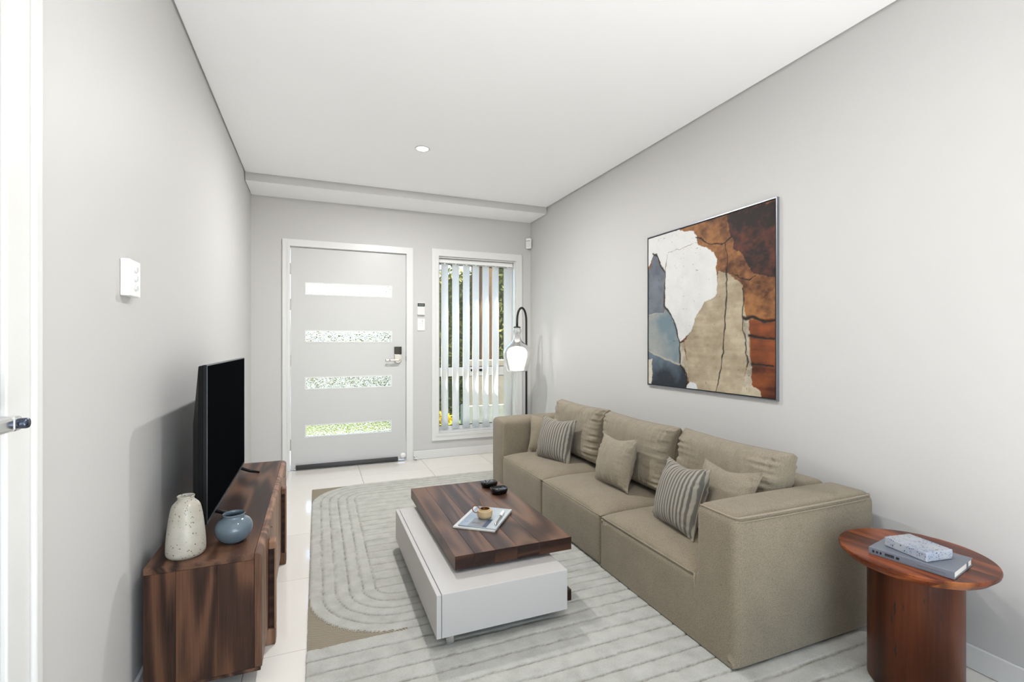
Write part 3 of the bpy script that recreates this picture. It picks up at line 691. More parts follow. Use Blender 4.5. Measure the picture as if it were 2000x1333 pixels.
# local x runs along the long side, spine towards the camera's left
b1 = book('magazine', (.757, 2.232, TZ1 + .0004), ba - PI / 2, .205, .285, .0075, M['cover_white'], M['pages'], 'larger white magazine under the blue one on the coffee table', 'magazine')
b2 = book('magazine', (.768, 2.226, TZ1 + .0084), ba - PI / 2, .186, .268, .0055, M['cover'], M['pages'], 'pale blue grey magazine on top, under the small mug', 'magazine')
M['cover_grey'] = plain('grey_cover_block', (122, 126, 130), .35); M['cover_blue'] = plain('slate_cover_block', (66, 82, 106), .35); M['ink'] = plain('dark_ink', (70, 74, 80), .6)
box('cover_block', -.048, .022, -.1335, -.03, .0055, .0057, M['cover_grey'], b2, local=True)
box('cover_block', .0225, .045, -.1335, -.03, .0055, .0057, M['cover_blue'], b2, local=True)
for i, (wd_, yy) in enumerate(((.046, -.085), (.038, -.092), (.05, -.099))): box('print_line', -.042, -.042 + wd_, yy, yy + .0022, .0057, .0058, M['ink'], b2, local=True)
box('print_line', -.080, -.060, -.082, -.080, .0055, .0056, M['ink'], b2, local=True)
# mug
def stone(name, base, spot, big, rough=.45, scale=150, size=.30, bigsize=.2, lo=None):
    t = NT(name); v = t.coord(); d1 = t.voro(v, scale); d2 = t.voro(v, scale * .42); n = t.noise(v, 14, 4); n2 = t.noise(v, scale * 1.4, 2)
    c0 = t.mix(t.ramp(n, [(.35, (0, 0, 0, 1)), (.65, (1, 1, 1, 1))]), srgb(*base), srgb(*(lo or [q * .93 for q in base])))
    c0 = t.mix(t.math('MULTIPLY', n2, .30), c0, srgb(*[q * .7 for q in base]))
    m1 = t.ramp(d1, [(size * .55, (1, 1, 1, 1)), (size * .75, (0, 0, 0, 1))]); m1 = t.math('MULTIPLY', m1, t.ramp(t.noise(v, 30, 2), [(.46, (0, 0, 0, 1)), (.54, (1, 1, 1, 1))]))
    m2 = t.ramp(d2, [(bigsize * .6, (1, 1, 1, 1)), (bigsize * .8, (0, 0, 0, 1))])
    c1 = t.mix(m1, c0, srgb(*spot)); c2 = t.mix(m2, c1, srgb(*big))
    t.bsdf(c2, rough, t.bump(n2, .1, .0008), spec=.5); return t.m
M['mug'] = stone('sand_stoneware', (196, 170, 130), (150, 116, 76), (128, 96, 60), .42, 240, .25, .12)
M['mug_in'] = plain('brown_glaze', (112, 78, 48), .3)
cup = empty('mug', (.757, 2.215, TZ1 + .0143), 'small sand coloured stoneware mug with ring handle standing on the magazines', 'mug')
pr = smooth_profile([(0, 0), (.022, 0), (.0275, .001), (.030, .004), (.0355, .010), (.037, .020), (.037, .036), (.0365, .0375)], 5)
pr += smooth_profile([(.0355, .0378), (.030, .0375), (.0262, .0382), (.0262, .0445)], 4) + [(.0245, .0452), (.0235, .0445)]
v, f = lathe(pr, 56); put('mug_body', pyd(v, f), cup, M['mug'], True, True)
pr = [(.0235, .0445), (.0238, .030), (.030, .022), (.030, .008), (0, .006)]
v, f = lathe(pr, 40); put('mug_inside', pyd(v, f), cup, M['mug_in'], True, True)
an = math.radians(152); dx, dy = math.cos(an), math.sin(an)
path = [(dx * (.030 + .0235 * (1 - math.cos(a))), dy * (.030 + .0235 * (1 - math.cos(a))), .030 + .0245 * math.sin(a) + .003) for a in np.linspace(0.15, PI - .05, 16)]
path = [(dx * (.0255 + q), dy * (.0255 + q), z) for q, z in ((0, .040), (.004, .048), (.011, .055), (.020, .058), (.029, .0555), (.035, .048), (.036, .038), (.032, .029), (.024, .0235), (.0112, .022))]
v, f = tube(path, .0024, 8); put('handle', pyd(v, f), cup, plain('brown_handle', (122, 74, 42), .4), True, True)
sp = empty('stirring_stick', (.757, 2.215, TZ1 + .024), 'thin wooden stirring stick leaning in the mug', 'stick')
v, f = tube([(.010, -.004, 0), (-.022, .010, .078)], [.0016, .0022], 8); put('stick', pyd(v, f), sp, plain('stick_wood', (150, 92, 44), .5), True, True)
# pen
pn = empty('pen', (.818, 2.173, TZ1 + .0214), 'silver pen with white cap lying on the magazines', 'pen', rotz=math.radians(56.5))
pr = [(0, -.094), (.0034, -.0935), (.0056, -.086), (.0052, -.072), (.0036, -.030), (.0052, .000), (.0064, .010)]
v, f = lathe(pr, 16); put('barrel', pyd([(z, x, y) for x, y, z in v], f), pn, M['chrome'], True, True)
v, f = lathe([(.0064, .010), (.0071, .0105), (.0071, .0145), (.0064, .015)], 16); put('ring', pyd([(z, x, y) for x, y, z in v], f), pn, M['black_metal'], True, True)
v, f = lathe([(.0064, .015), (.0072, .018), (.0074, .080), (.0068, .087), (0, .088)], 16); put('cap', pyd([(z, x, y) for x, y, z in v], f), pn, M['white_plastic'], True, True)
# two black glossy dishes
def dish(loc, rz, label, open_):
    b = empty('dish', loc, label, 'dish', 'black dishes on the coffee table', rotz=rz)
    L, Wd = .048, .040
    def outline(s, z, n=48):
        return [(s * L * math.copysign(abs(math.cos(a)) ** .62, math.cos(a)), s * Wd * math.copysign(abs(math.sin(a)) ** .62, math.sin(a)), z) for a in [2 * PI * k / n for k in range(n)]]
    rings = [(.62, 0), (.80, .001), (.92, .008), (.98, .017), (1.0, .024)] + ([(1.0, .028), (.965, .0285), (.94, .026), (.80, .0225), (.05, .021)] if open_ else [(.985, .0285), (.93, .031), (.6, .0325), (.05, .0328)])
    V, Fq = [], []; n = 48
    for s, z in rings: V += outline(s, z)
    for i in range(len(rings) - 1):
        for k in range(n): Fq.append((i * n + k, i * n + (k + 1) % n, (i + 1) * n + (k + 1) % n, (i + 1) * n + k))
    Fq.append(tuple(range(n))[::-1]); Fq.append(tuple((len(rings) - 1) * n + k for k in range(n)))
    put('dish_body', pyd(V, Fq), b, M['black_gloss'], True, True)
    if open_:
        v, f = tube(outline(.985, .0288), .0016, 6, closed=True); put('rim', pyd(v, f), b, plain('dark_chrome', (60, 60, 64), .12, 1.0), True, True)
    return b
dish((.962, 2.735, TZ1 + .0003), .15, 'closed glossy black lidded dish on the far corner of the coffee table', False)
dish((.972, 2.592, TZ1 + .0003), -.05, 'open glossy black dish with thin bright rim, next to the closed one', True)

# ---- TV console -------------------------------------------------------------
KX0, KX1, KY0, KY1, KZ0, KZ1 = -.506, -.197, 1.832, 3.222, .050, .450
tc_ = empty('tv_console', (-.35, 2.53, 0), 'low walnut media console with two loop leg handles along the left wall', 'tv console')
box('top_panel', KX0, KX1, KY0, KY1, KZ1 - .022, KZ1, M['walnut_y'], tc_, .0012)
for (a, b) in ((KX0, -.420), (-.4197, -.305), (-.3047, KX1)):
    box('side_board', a, b, KY0, KY0 + .022, KZ0 + .012, KZ1 - .0225, M['walnut_z'], tc_, .0008, 1)
box('side_panel', KX0, KX1, KY1 - .022, KY1, KZ0 + .012, KZ1 - .0225, M['walnut_z'], tc_, .001)
box('bottom_panel', KX0, KX1 + .020, KY0, KY1, KZ0, KZ0 + .0115, M['walnut_y'], tc_, .0008)
box('back_panel', KX0, KX0 + .010, KY0 + .023, KY1 - .023, KZ0 + .012, KZ1 - .0225, M['walnut_z'], tc_)
FX = KX1 + .024
def door_front(y0, y1, post):
    # door with bevelled top edge
    z0, z1 = KZ0 + .0125, KZ1 - .001
    pr = [(KX1 + .001, z0), (FX, z0), (FX, z1 - .016), (FX - .003, z1 - .008), (KX1 + .012, z1 - .001), (KX1 + .001, z1)]
    V = [(x, y0, z) for x, z in pr] + [(x, y1, z) for x, z in pr]; n = len(pr)
    Fq = [tuple(range(n))[::-1], tuple(range(n, 2 * n))] + [(i, (i + 1) % n, n + (i + 1) % n, n + i) for i in range(n)]
    bm = bmesh.new(); bm.from_mesh(pyd(V, Fq)); bmesh.ops.bevel(bm, geom=[e for e in bm.edges if e.calc_length() < .5], offset=.0008, segments=1, affect='EDGES')
    d = put('cabinet_door', from_bm(bm), tc_, M['walnut_door'])
    return d
d1 = door_front(KY0 + .0005, 2.243, None); d2b = door_front(2.245, 2.788, None); d3 = door_front(2.790, KY1, None)
def loop_leg(y0, y1, x1, z1, par):
    g = .013
    # C-shaped loop: foot at the bottom, cap at the top, recessed slot between
    box('loop_post', FX + .0005, x1 - .006, y0 + .010, y1, .062, z1 - .030, M['slab_end'], par, .001)  # dark wood tone paints in the shade inside the slot
    box('loop_foot', FX - .016, x1, y0, y1, .0005, .0615, M['walnut_door'], par, .006, 3)
    box('loop_cap', FX + .0005, x1, y0, y1, z1 - .0295, z1, M['walnut_door'], par, .004, 2)
    box('loop_rail', x1 - .0055, x1, y0, y1, .062, z1 - .030, M['walnut_door'], par, .001)
loop_leg(2.055, 2.105, -.147, .398, tc_); loop_leg(2.778, 2.835, -.150, .398, tc_)
for yy in (2.20, 3.0): v, f = tube([(FX - .001, yy, .405), (FX + .002, yy, .405)], .003, 8); put('door_pin', pyd(v, f), tc_, M['black_metal'])

# ---- television --------------------------------------------------------------
tv = empty('television', (-.385, 2.535, KZ1), 'flat black television standing on the walnut console', 'television')
VX, VY0, VY1, VZ0, VZ1 = -.374, 2.045, 3.022, .497, 1.080
box('screen', VX - .004, VX, VY0 + .0025, VY1 - .0025, VZ0 + .010, VZ1 - .004, M['screen'], tv, .0005, 1)
def ring_yz(y0, y1, z0, z1, wy, wz0, wz1, x0, x1):
    me = plate(y0, y1, z0, z1, x0, x1, [(y0 + wy, y1 - wy, z0 + wz0, z1 - wz1)])
    for v_ in me.vertices: v_.co = (v_.co.y, v_.co.x, v_.co.z)
    bm = bmesh.new(); bm.from_mesh(me); return from_bm(bm)
put('bezel', ring_yz(VY0, VY1, VZ0, VZ1, .0025, .010, .004, VX - .010, VX + .0012), tv, M['black_plastic'])
put('edge_trim', ring_yz(VY0 + .0003, VY1 - .0003, VZ0 + .0003, VZ1 - .0003, .0022, .004, .0022, VX + .0013, VX + .0026), tv, M['grey_metal'])
box('top_trim', VX - .0098, VX + .0010, VY0 + .002, VY1 - .002, VZ1 + .0001, VZ1 + .0012, M['grey_metal'], tv)
V = []
for (x, iy, z0, z1) in ((VX - .0102, 0, VZ0, VZ1), (VX - .026, .004, VZ0 + .003, VZ1 - .004), (VX - .052, .05, VZ0 + .05, VZ0 + .36)):
    V += [(x, VY0 + iy, z0), (x, VY1 - iy, z0), (x, VY1 - iy, z1), (x, VY0 + iy, z1)]
Fq = [(0, 1, 2, 3)] + [(4 * k + i, 4 * k + 4 + i, 4 * k + 4 + (i + 1) % 4, 4 * k + (i + 1) % 4) for k in (0, 1) for i in range(4)] + [(11, 10, 9, 8)]
bm = bmesh.new(); bm.from_mesh(pyd(V, Fq)); bmesh.ops.bevel(bm, geom=bm.edges[:], offset=.002, segments=1, affect='EDGES'); put('back_shell', from_bm(bm), tv, M['black_plastic'])
def tv_leg(yc):
    for sx in (-1, 1):
        xe = VX - .015 + sx * .098
        if xe < KX0 + .02: xe = KX0 + .02
        pth = [(VX - .015, yc, VZ0 + .012), (VX - .015 + sx * .012, yc + .002, VZ0 - .006), (VX - .015 + (xe - VX + .015) * .55, yc + .012, KZ1 + .020), (xe, yc + .022, KZ1 + .0065)]
        v, f = tube(pth, [.008, .0085, .008, .0062], 10); put('leg', pyd(v, f), tv, M['black_plastic'], smooth=True)
tv_leg(2.225); tv_leg(2.925)

# ---- vases --------------------------------------------------------------------
M['speckle'] = stone('speckled_stoneware', (186, 182, 170), (96, 82, 64), (72, 50, 30), .28, 120, .36, .15, lo=(170, 164, 150))
M['blue_glaze'] = plain('blue_grey_glaze', (92, 106, 116), .10, spec=.6)
va = empty('vase', (-.408, 1.909, KZ1), 'tall speckled off-white stoneware vase on the console front end', 'vase')
pr = smooth_profile([(.0, .0), (.044, 0), (.052, .003), (.0572, .012), (.0576, .032), (.0555, .068), (.0500, .118), (.0445, .152), (.0395, .168), (.0315, .178), (.0255, .184), (.0238, .190), (.0255, .1965)], 6) + smooth_profile([(.0248, .1985), (.0228, .197), (.0212, .190), (.022, .183), (.034, .168), (.046, .11), (.050, .03), (0, .02)], 5)
v, f = lathe(pr, 64); put('vase_body', pyd(v, f), va, M['speckle'], True, True)
vb = empty('vase', (-.276, 1.973, KZ1), 'small round glossy blue-grey ceramic pot on the console', 'vase')
pr = smooth_profile([(0, 0), (.026, 0), (.034, .003), (.047, .013), (.0570, .030), (.0605, .047), (.0585, .062), (.0510, .075), (.0420, .082), (.0362, .086), (.0345, .092), (.0362, .099)], 6) + smooth_profile([(.0352, .1006), (.0332, .099), (.032, .090), (.038, .080), (.053, .062), (.053, .035), (.030, .008), (0, .006)], 5)
v, f = lathe(pr, 64); put('pot_body', pyd(v, f), vb, M['blue_glaze'], True, True)

# ---- round side table -----------------------------------------------------------
SC = (1.865, .990); SR, STZ = .211, .456
st = empty('side_table', (SC[0], SC[1], ZR), 'round red-brown timber side table on a thick column, beside the sofa arm', 'side table')
def disc_slice(a, b, r0, r1, z0, z1, ang):
    """slice a<u<b of a disc whose rim is undercut from r1 (top) to r0 (bottom)"""
    rings = []
    for (r, z) in ((r0 * .86, z0), (r0, z0 + .004), (r1 * .992, z1 - .012), (r1, z1 - .0035), (r1 - .002, z1)):
        A = max(-r, min(a, r)); B = max(-r, min(b, r)); us = np.linspace(A, B, 22)
        up = [(u, math.sqrt(max(r * r - u * u, 0))) for u in us]; lo = [(u, -math.sqrt(max(r * r - u * u, 0))) for u in us[::-1]]
        rings.append([(u, w_, z) for u, w_ in up + lo])
    n = len(rings[0]); V = [q for R_ in rings for q in R_]; Fq = [tuple(range(n))]
    for i in range(len(rings) - 1): Fq += [(i * n + k, i * n + (k + 1) % n, (i + 1) * n + (k + 1) % n, (i + 1) * n + k) for k in range(n)]
    Fq.append(tuple((len(rings) - 1) * n + k for k in range(n))[::-1])
    c, s = math.cos(ang), math.sin(ang)
    V = [(SC[0] + c * u - s * w_, SC[1] + s * u + c * w_, z) for u, w_, z in V]
    bm = bmesh.new(); bm.from_mesh(pyd(V, Fq)); bmesh.ops.remove_doubles(bm, verts=bm.verts, dist=1e-5); bmesh.ops.dissolve_degenerate(bm, edges=bm.edges, dist=1e-5); return from_bm(bm)
cu = [-.212, -.165, -.092, .005, .098, .212]
for i in range(5):
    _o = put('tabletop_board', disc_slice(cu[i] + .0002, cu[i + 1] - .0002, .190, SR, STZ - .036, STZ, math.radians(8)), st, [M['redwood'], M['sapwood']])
    for _p in _o.data.polygons:
        if i == 1 and abs(_p.normal.z) < .8 and _p.center.y < SC[1]: _p.material_index = 1
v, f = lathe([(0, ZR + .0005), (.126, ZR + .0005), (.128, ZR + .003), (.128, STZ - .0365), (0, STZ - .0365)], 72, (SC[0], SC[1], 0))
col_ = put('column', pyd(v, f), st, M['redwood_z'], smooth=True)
mod = col_.modifiers.new('e', 'EDGE_SPLIT'); mod.split_angle = math.radians(40)
# drying cracks in the column, each a thin dark sliver
for (deg, z0, z1, wd) in ((186, .275, .325, .0020), (182, .245, .273, .0018), (187, .134, .196, .0016), (196, .30, .325, .0011), (238, .292, .322, .0013), (219, .344, .358, .0014)):
    a = math.radians(deg); V = []
    for k, z in enumerate(np.linspace(z0, z1, 7)):
        hw = wd / .128 * math.sin(PI * (k + .3) / 6.6); jj = .010 * math.sin(k * 2.1 + deg)
        for sg in (-1, 1): V.append((SC[0] + .1284 * math.cos(a + jj + sg * hw), SC[1] + .1284 * math.sin(a + jj + sg * hw), z))
    put('crack', pyd(V, [(2 * i, 2 * i + 1, 2 * i + 3, 2 * i + 2) for i in range(6)]), col_, M['dark_gap'])
# grey notebook with elastic band
M['grey_cover'] = plain('grey_book_cloth', (108, 114, 124), .42, grain=.05)
gb_ = math.atan2(.819 - 1.038, .757 - .714)
P1, P2, P3 = Vector((1.714, 1.040)), Vector((1.757, .822)), Vector((1.936, .872))
L_ = (P2 - P1).length; ang = math.atan2(P2.y - P1.y, P2.x - P1.x); ctr = (P1 + P2) / 2 + Vector((-math.sin(ang), math.cos(ang))) * .088
nb = book('book', (ctr.x - .004, ctr.y + .002, STZ + .0003), ang, L_ * .98, .172, .0235, M['grey_cover'], M['pages'], 'grey clothbound book lying on the round side table', 'book', ct_=.0022)
box('spine_band', -L_ * .49, L_ * .49, -.0872, -.0868, .003, .020, M['grey_cover'], nb, local=True)
M['gl'] = plain('black_print', (24, 25, 28), .6)
xx = -L_ * .49 + .010
for (wd_, kind) in ((.0062, 'o'), (.0062, 'o'), (.0052, 'o'), (-.004, ''), (.0255, 'bar'), (.0085, 'n')):
    if kind == '': xx += .005; continue
    if kind == 'bar':
        for q in range(6): box('spine_print', xx + q * .0042, xx + q * .0042 + .0031, -.0876, -.0872, .0085, .0165, M['gl'], nb, local=True)
        box('spine_print', xx, xx + .0245, -.0876, -.0872, .0150, .0168, M['gl'], nb, local=True)
    else: box('spine_print', xx, xx + wd_, -.0876, -.0872, .0085, .0160, M['gl'], nb, .001, 1, True)
    xx += wd_ + .0042
for q in range(26): box('spine_print', .022 + q * .0026, .0235 + q * .0026, -.0876, -.0872, .0105, .0122, M['ink'], nb, local=True)
box('elastic_band', L_ * .49 - .0026, L_ * .49 + .0006, .036, .041, .0024, .0211, M['grey_cover'], nb, local=True)
M['granite'] = stone('speckled_box', (172, 175, 178), (44, 48, 58), (34, 36, 44), .55, 170, .42, .20, lo=(150, 160, 178))
Q1, Q2, Q3 = Vector((1.764, 1.016)), Vector((1.716, .890)), Vector((1.856, .912))
aa = math.atan2(-.126, -.006); 
sb = empty('stone_block', (1.812, .952, STZ + .0242), 'speckled grey stone-patterned block lying on the grey book', 'block', rotz=math.radians(-98))
box('block', -.066, .066, -.055, .055, 0, .030, M['granite'], sb, .0035, 3, True, True)
sb.children[0].data.polygons.foreach_set('use_smooth', [False] * len(sb.children[0].data.polygons))

# ---- floor lamp ------------------------------------------------------------------
LY = 4.30; lx = 1.898
fl = empty('floor_lamp', (lx, LY, 0), 'black hooked floor lamp with clear glass jug shade behind the sofa', 'floor lamp')
v, f = lathe([(0, .0005), (.125, .0005), (.128, .004), (.126, .016), (.120, .020), (.014, .024), (.011, .04)], 48, (lx, LY, 0)); put('base', pyd(v, f), fl, M['black_metal'], smooth=False)
hx = lx - .098; top = 1.505
arc = [(lx, LY, z) for z in (.03, .5, .9, 1.20, 1.36)] + [((lx + hx) / 2 + (lx - hx) / 2 * math.cos(a), LY, 1.36 + (top - 1.36) * math.sin(a) ** .85) for a in np.linspace(.15, PI - .1, 22)] + [(hx, LY, 1.36), (hx, LY, 1.318)]
v, f = tube(arc, .0105, 14); put('pole', pyd(v, f), fl, M['black_metal'], smooth=True)
v, f = lathe([(0, 1.312), (.034, 1.312), (.036, 1.315), (.034, 1.320), (.012, 1.326), (0, 1.327)], 32, (hx, LY, 0)); put('shade_cap', pyd(v, f), fl, M['black_metal'], smooth=False)
v, f = lathe([(0, 1.312), (.006, 1.311), (.006, 1.268), (.010, 1.245), (.012, 1.240)], 16, (hx, LY, 0)); put('stem', pyd(v, f), fl, M['black_metal'], smooth=True)
v, f = lathe([(0, 1.240), (.020, 1.239), (.021, 1.195), (.018, 1.192), (.018, 1.170), (.012, 1.168), (0, 1.168)], 24, (hx, LY, 0)); put('socket', pyd(v, f), fl, M['black_metal'])
def lamp_glass():
    t = NT('lamp_glass'); tr = t.n('ShaderNodeBsdfTransparent'); tl = t.n('ShaderNodeBsdfTranslucent'); tl.inputs[0].default_value = (1, 1, 1, 1); df = t.n('ShaderNodeBsdfDiffuse'); df.inputs[0].default_value = (1, 1, 1, 1)
    gl = t.n('ShaderNodeBsdfGlossy'); gl.inputs['Roughness'].default_value = .04; fr = t.n('ShaderNodeFresnel'); fr.inputs[0].default_value = 1.35
    lw = t.noise(t.coord(), 30, 2)
    a = t.n('ShaderNodeMixShader'); a.inputs[0].default_value = .5; t.l(tl.outputs[0], a.inputs[1]); t.l(df.outputs[0], a.inputs[2])
    b = t.n('ShaderNodeMixShader'); b.inputs[0].default_value = .38; t.l(tr.outputs[0], b.inputs[1]); t.l(a.outputs[0], b.inputs[2])
    c = t.n('ShaderNodeMixShader'); t.l(fr.outputs[0], c.inputs[0]); t.l(b.outputs[0], c.inputs[1]); t.l(gl.outputs[0], c.inputs[2]); t.l(c.outputs[0], t.out.inputs[0]); return t.m
M['lampglass'] = lamp_glass()
pr = smooth_profile([(.030, 1.310), (.036, 1.300), (.042, 1.285), (.040, 1.268), (.031, 1.250), (.030, 1.235), (.036, 1.208), (.052, 1.180), (.085, 1.150), (.117, 1.120), (.133, 1.085), (.136, 1.055), (.131, 1.010), (.119, .960), (.104, .915), (.099, .896), (.090, .889)], 5)
inner = [(max(a - .0025, .001), b + (.0008 if b < .9 else 0)) for a, b in pr][::-1]
v, f = lathe(pr + inner, 64, (hx, LY, 0)); put('glass_shade', pyd(v, f), fl, M['lampglass'], smooth=True)
v, f = lathe([(.010, 1.168), (.016, 1.150), (.019, 1.12), (.019, 1.085), (.014, 1.068), (0, 1.062)], 24, (hx, LY, 0)); put('bulb', pyd(v, f), fl, M['glass'], smooth=True)
for k in range(4):
    a = PI / 4 + k * PI / 2
    v, f = tube([(hx + .008 * math.cos(a), LY + .008 * math.sin(a), 1.155), (hx + .011 * math.cos(a), LY + .011 * math.sin(a), 1.085)], .0016, 6); put('filament', pyd(v, f), fl, M['filament'])
lamp('POINT', 'floor_lamp_light', (hx, LY, 1.11), 5.0, (1, .93, .82), .02)

# ---- wall art -----------------------------------------------------------------------
AY0, AY1, AZ0, AZ1, AX = 1.742, 2.768, .867, 1.901, 2.153
art = empty('wall_art', (XR, 2.24, 1.38), 'large square abstract painting of cracked white, tan, rust and blue plaster', 'painting')
POLY = {'white': [(-0.013, 1.032), (0.303, 0.996), (0.354, 0.975), (0.431, 0.968), (0.458, 0.923), (0.462, 0.878), (0.531, 0.846), (0.593, 0.801), (0.618, 0.76), (0.614, 0.704), (0.624, 0.628), (0.612, 0.555), (0.568, 0.531), (0.518, 0.525), (0.498, 0.483), (0.458, 0.452), (0.431, 0.394), (0.404, 0.35), (0.354, 0.31), (0.311, 0.29), (0.274, 0.389), (0.228, 0.464), (0.169, 0.527), (0.172, 0.746), (0.124, 0.807), (0.09, 0.884), (0.048, 0.88), (-0.013, 0.778)], 'slate': [(-0.031, 0.774), (0.013, 0.791), (0.048, 0.891), (0.082, 0.896), (0.115, 0.809), (0.169, 0.747), (0.156, 0.528), (0.153, 0.481), (-0.031, 0.474)], 'blue': [(-0.031, 0.476), (0.153, 0.481), (0.176, 0.521), (0.251, 0.432), (0.303, 0.295), (0.311, 0.146), (0.172, 0.173), (0.074, 0.197), (-0.031, 0.251)], 'navy': [(-0.031, 0.251), (0.074, 0.197), (0.172, 0.173), (0.311, 0.146), (0.369, 0.083), (0.362, -0.004), (-0.031, -0.016)], 'cream': [(-0.031, 0.158), (0.039, 0.168), (0.036, 0.062), (0.031, -0.017), (-0.031, -0.022)], 'tan': [(0.624, 0.694), (0.688, 0.675), (0.745, 0.641), (0.799, 0.59), (0.807, 0.493), (0.82, 0.423), (0.807, 0.398), (0.807, 0.319), (0.83, 0.31), (0.846, 0.242), (0.825, 0.155), (0.804, 0.049), (0.788, -0.022), (0.505, -0.015), (0.397, -0.0), (0.383, 0.094), (0.369, 0.214), (0.354, 0.295), (0.404, 0.35), (0.458, 0.452), (0.498, 0.483), (0.518, 0.525), (0.612, 0.555), (0.624, 0.628)], 'dark': [(0.688, 1.002), (1.005, 0.995), (1.005, 0.607), (0.861, 0.652), (0.799, 0.761), (0.734, 0.803), (0.745, 0.855), (0.711, 0.879), (0.7, 0.945)], 'rust': [(0.841, 0.405), (1.005, 0.405), (1.005, -0.015), (0.911, -0.009), (0.851, 0.053), (0.853, 0.225)], 'chip': [(0.362, -0.019), (0.369, 0.007), (0.397, 0.045), (0.452, 0.029), (0.472, -0.018)], 'rubble': [(0.783, -0.019), (0.804, 0.049), (0.861, 0.054), (0.916, 0.025), (0.921, -0.024)], 'strip': [(0.807, 0.406), (0.841, 0.405), (0.846, 0.242), (0.856, 0.139), (0.856, 0.054), (0.804, 0.049), (0.83, 0.155), (0.809, 0.319)], 'stem': [(0.303, 0.28), (0.354, 0.29), (0.362, 0.214), (0.39, 0.104), (0.38, 0.043), (0.362, 0.082), (0.314, 0.151)]}
CRACK = {'main': [(0.671, 0.844), (0.682, 0.831), (0.691, 0.748), (0.688, 0.621), (0.682, 0.458), (0.671, 0.33), (0.659, 0.184), (0.636, 0.081), (0.608, -0.01)], 'top': [(0.452, 0.919), (0.556, 0.865), (0.671, 0.844), (0.722, 0.864)], 'left': [(0.048, 0.891), (0.09, 0.868), (0.124, 0.807), (0.172, 0.746), (0.16, 0.527), (0.228, 0.464), (0.274, 0.389), (0.308, 0.29), (0.314, 0.146), (0.372, 0.083), (0.366, -0.003)], 'r1': [(0.807, 0.419), (0.881, 0.407), (0.94, 0.392), (0.996, 0.399)], 'r2': [(0.841, 0.315), (0.921, 0.301), (0.996, 0.306)], 'r3': [(0.856, 0.169), (0.921, 0.168), (0.996, 0.161)], 'bl': [(-0.031, 0.251), (0.074, 0.197), (0.172, 0.173), (0.311, 0.146)], 'sl': [(-0.031, 0.474), (0.153, 0.481)], 'wl': [(0.204, 0.869), (0.266, 0.874), (0.397, 0.876), (0.462, 0.878)], 'wv': [(0.196, 0.86), (0.18, 0.809), (0.172, 0.746)], 'sv': [(0.799, 0.573), (0.804, 0.433), (0.801, 0.354), (0.83, 0.224), (0.83, 0.155)], 't2': [(0.722, 0.671), (0.777, 0.628), (0.841, 0.611), (0.881, 0.636)]}
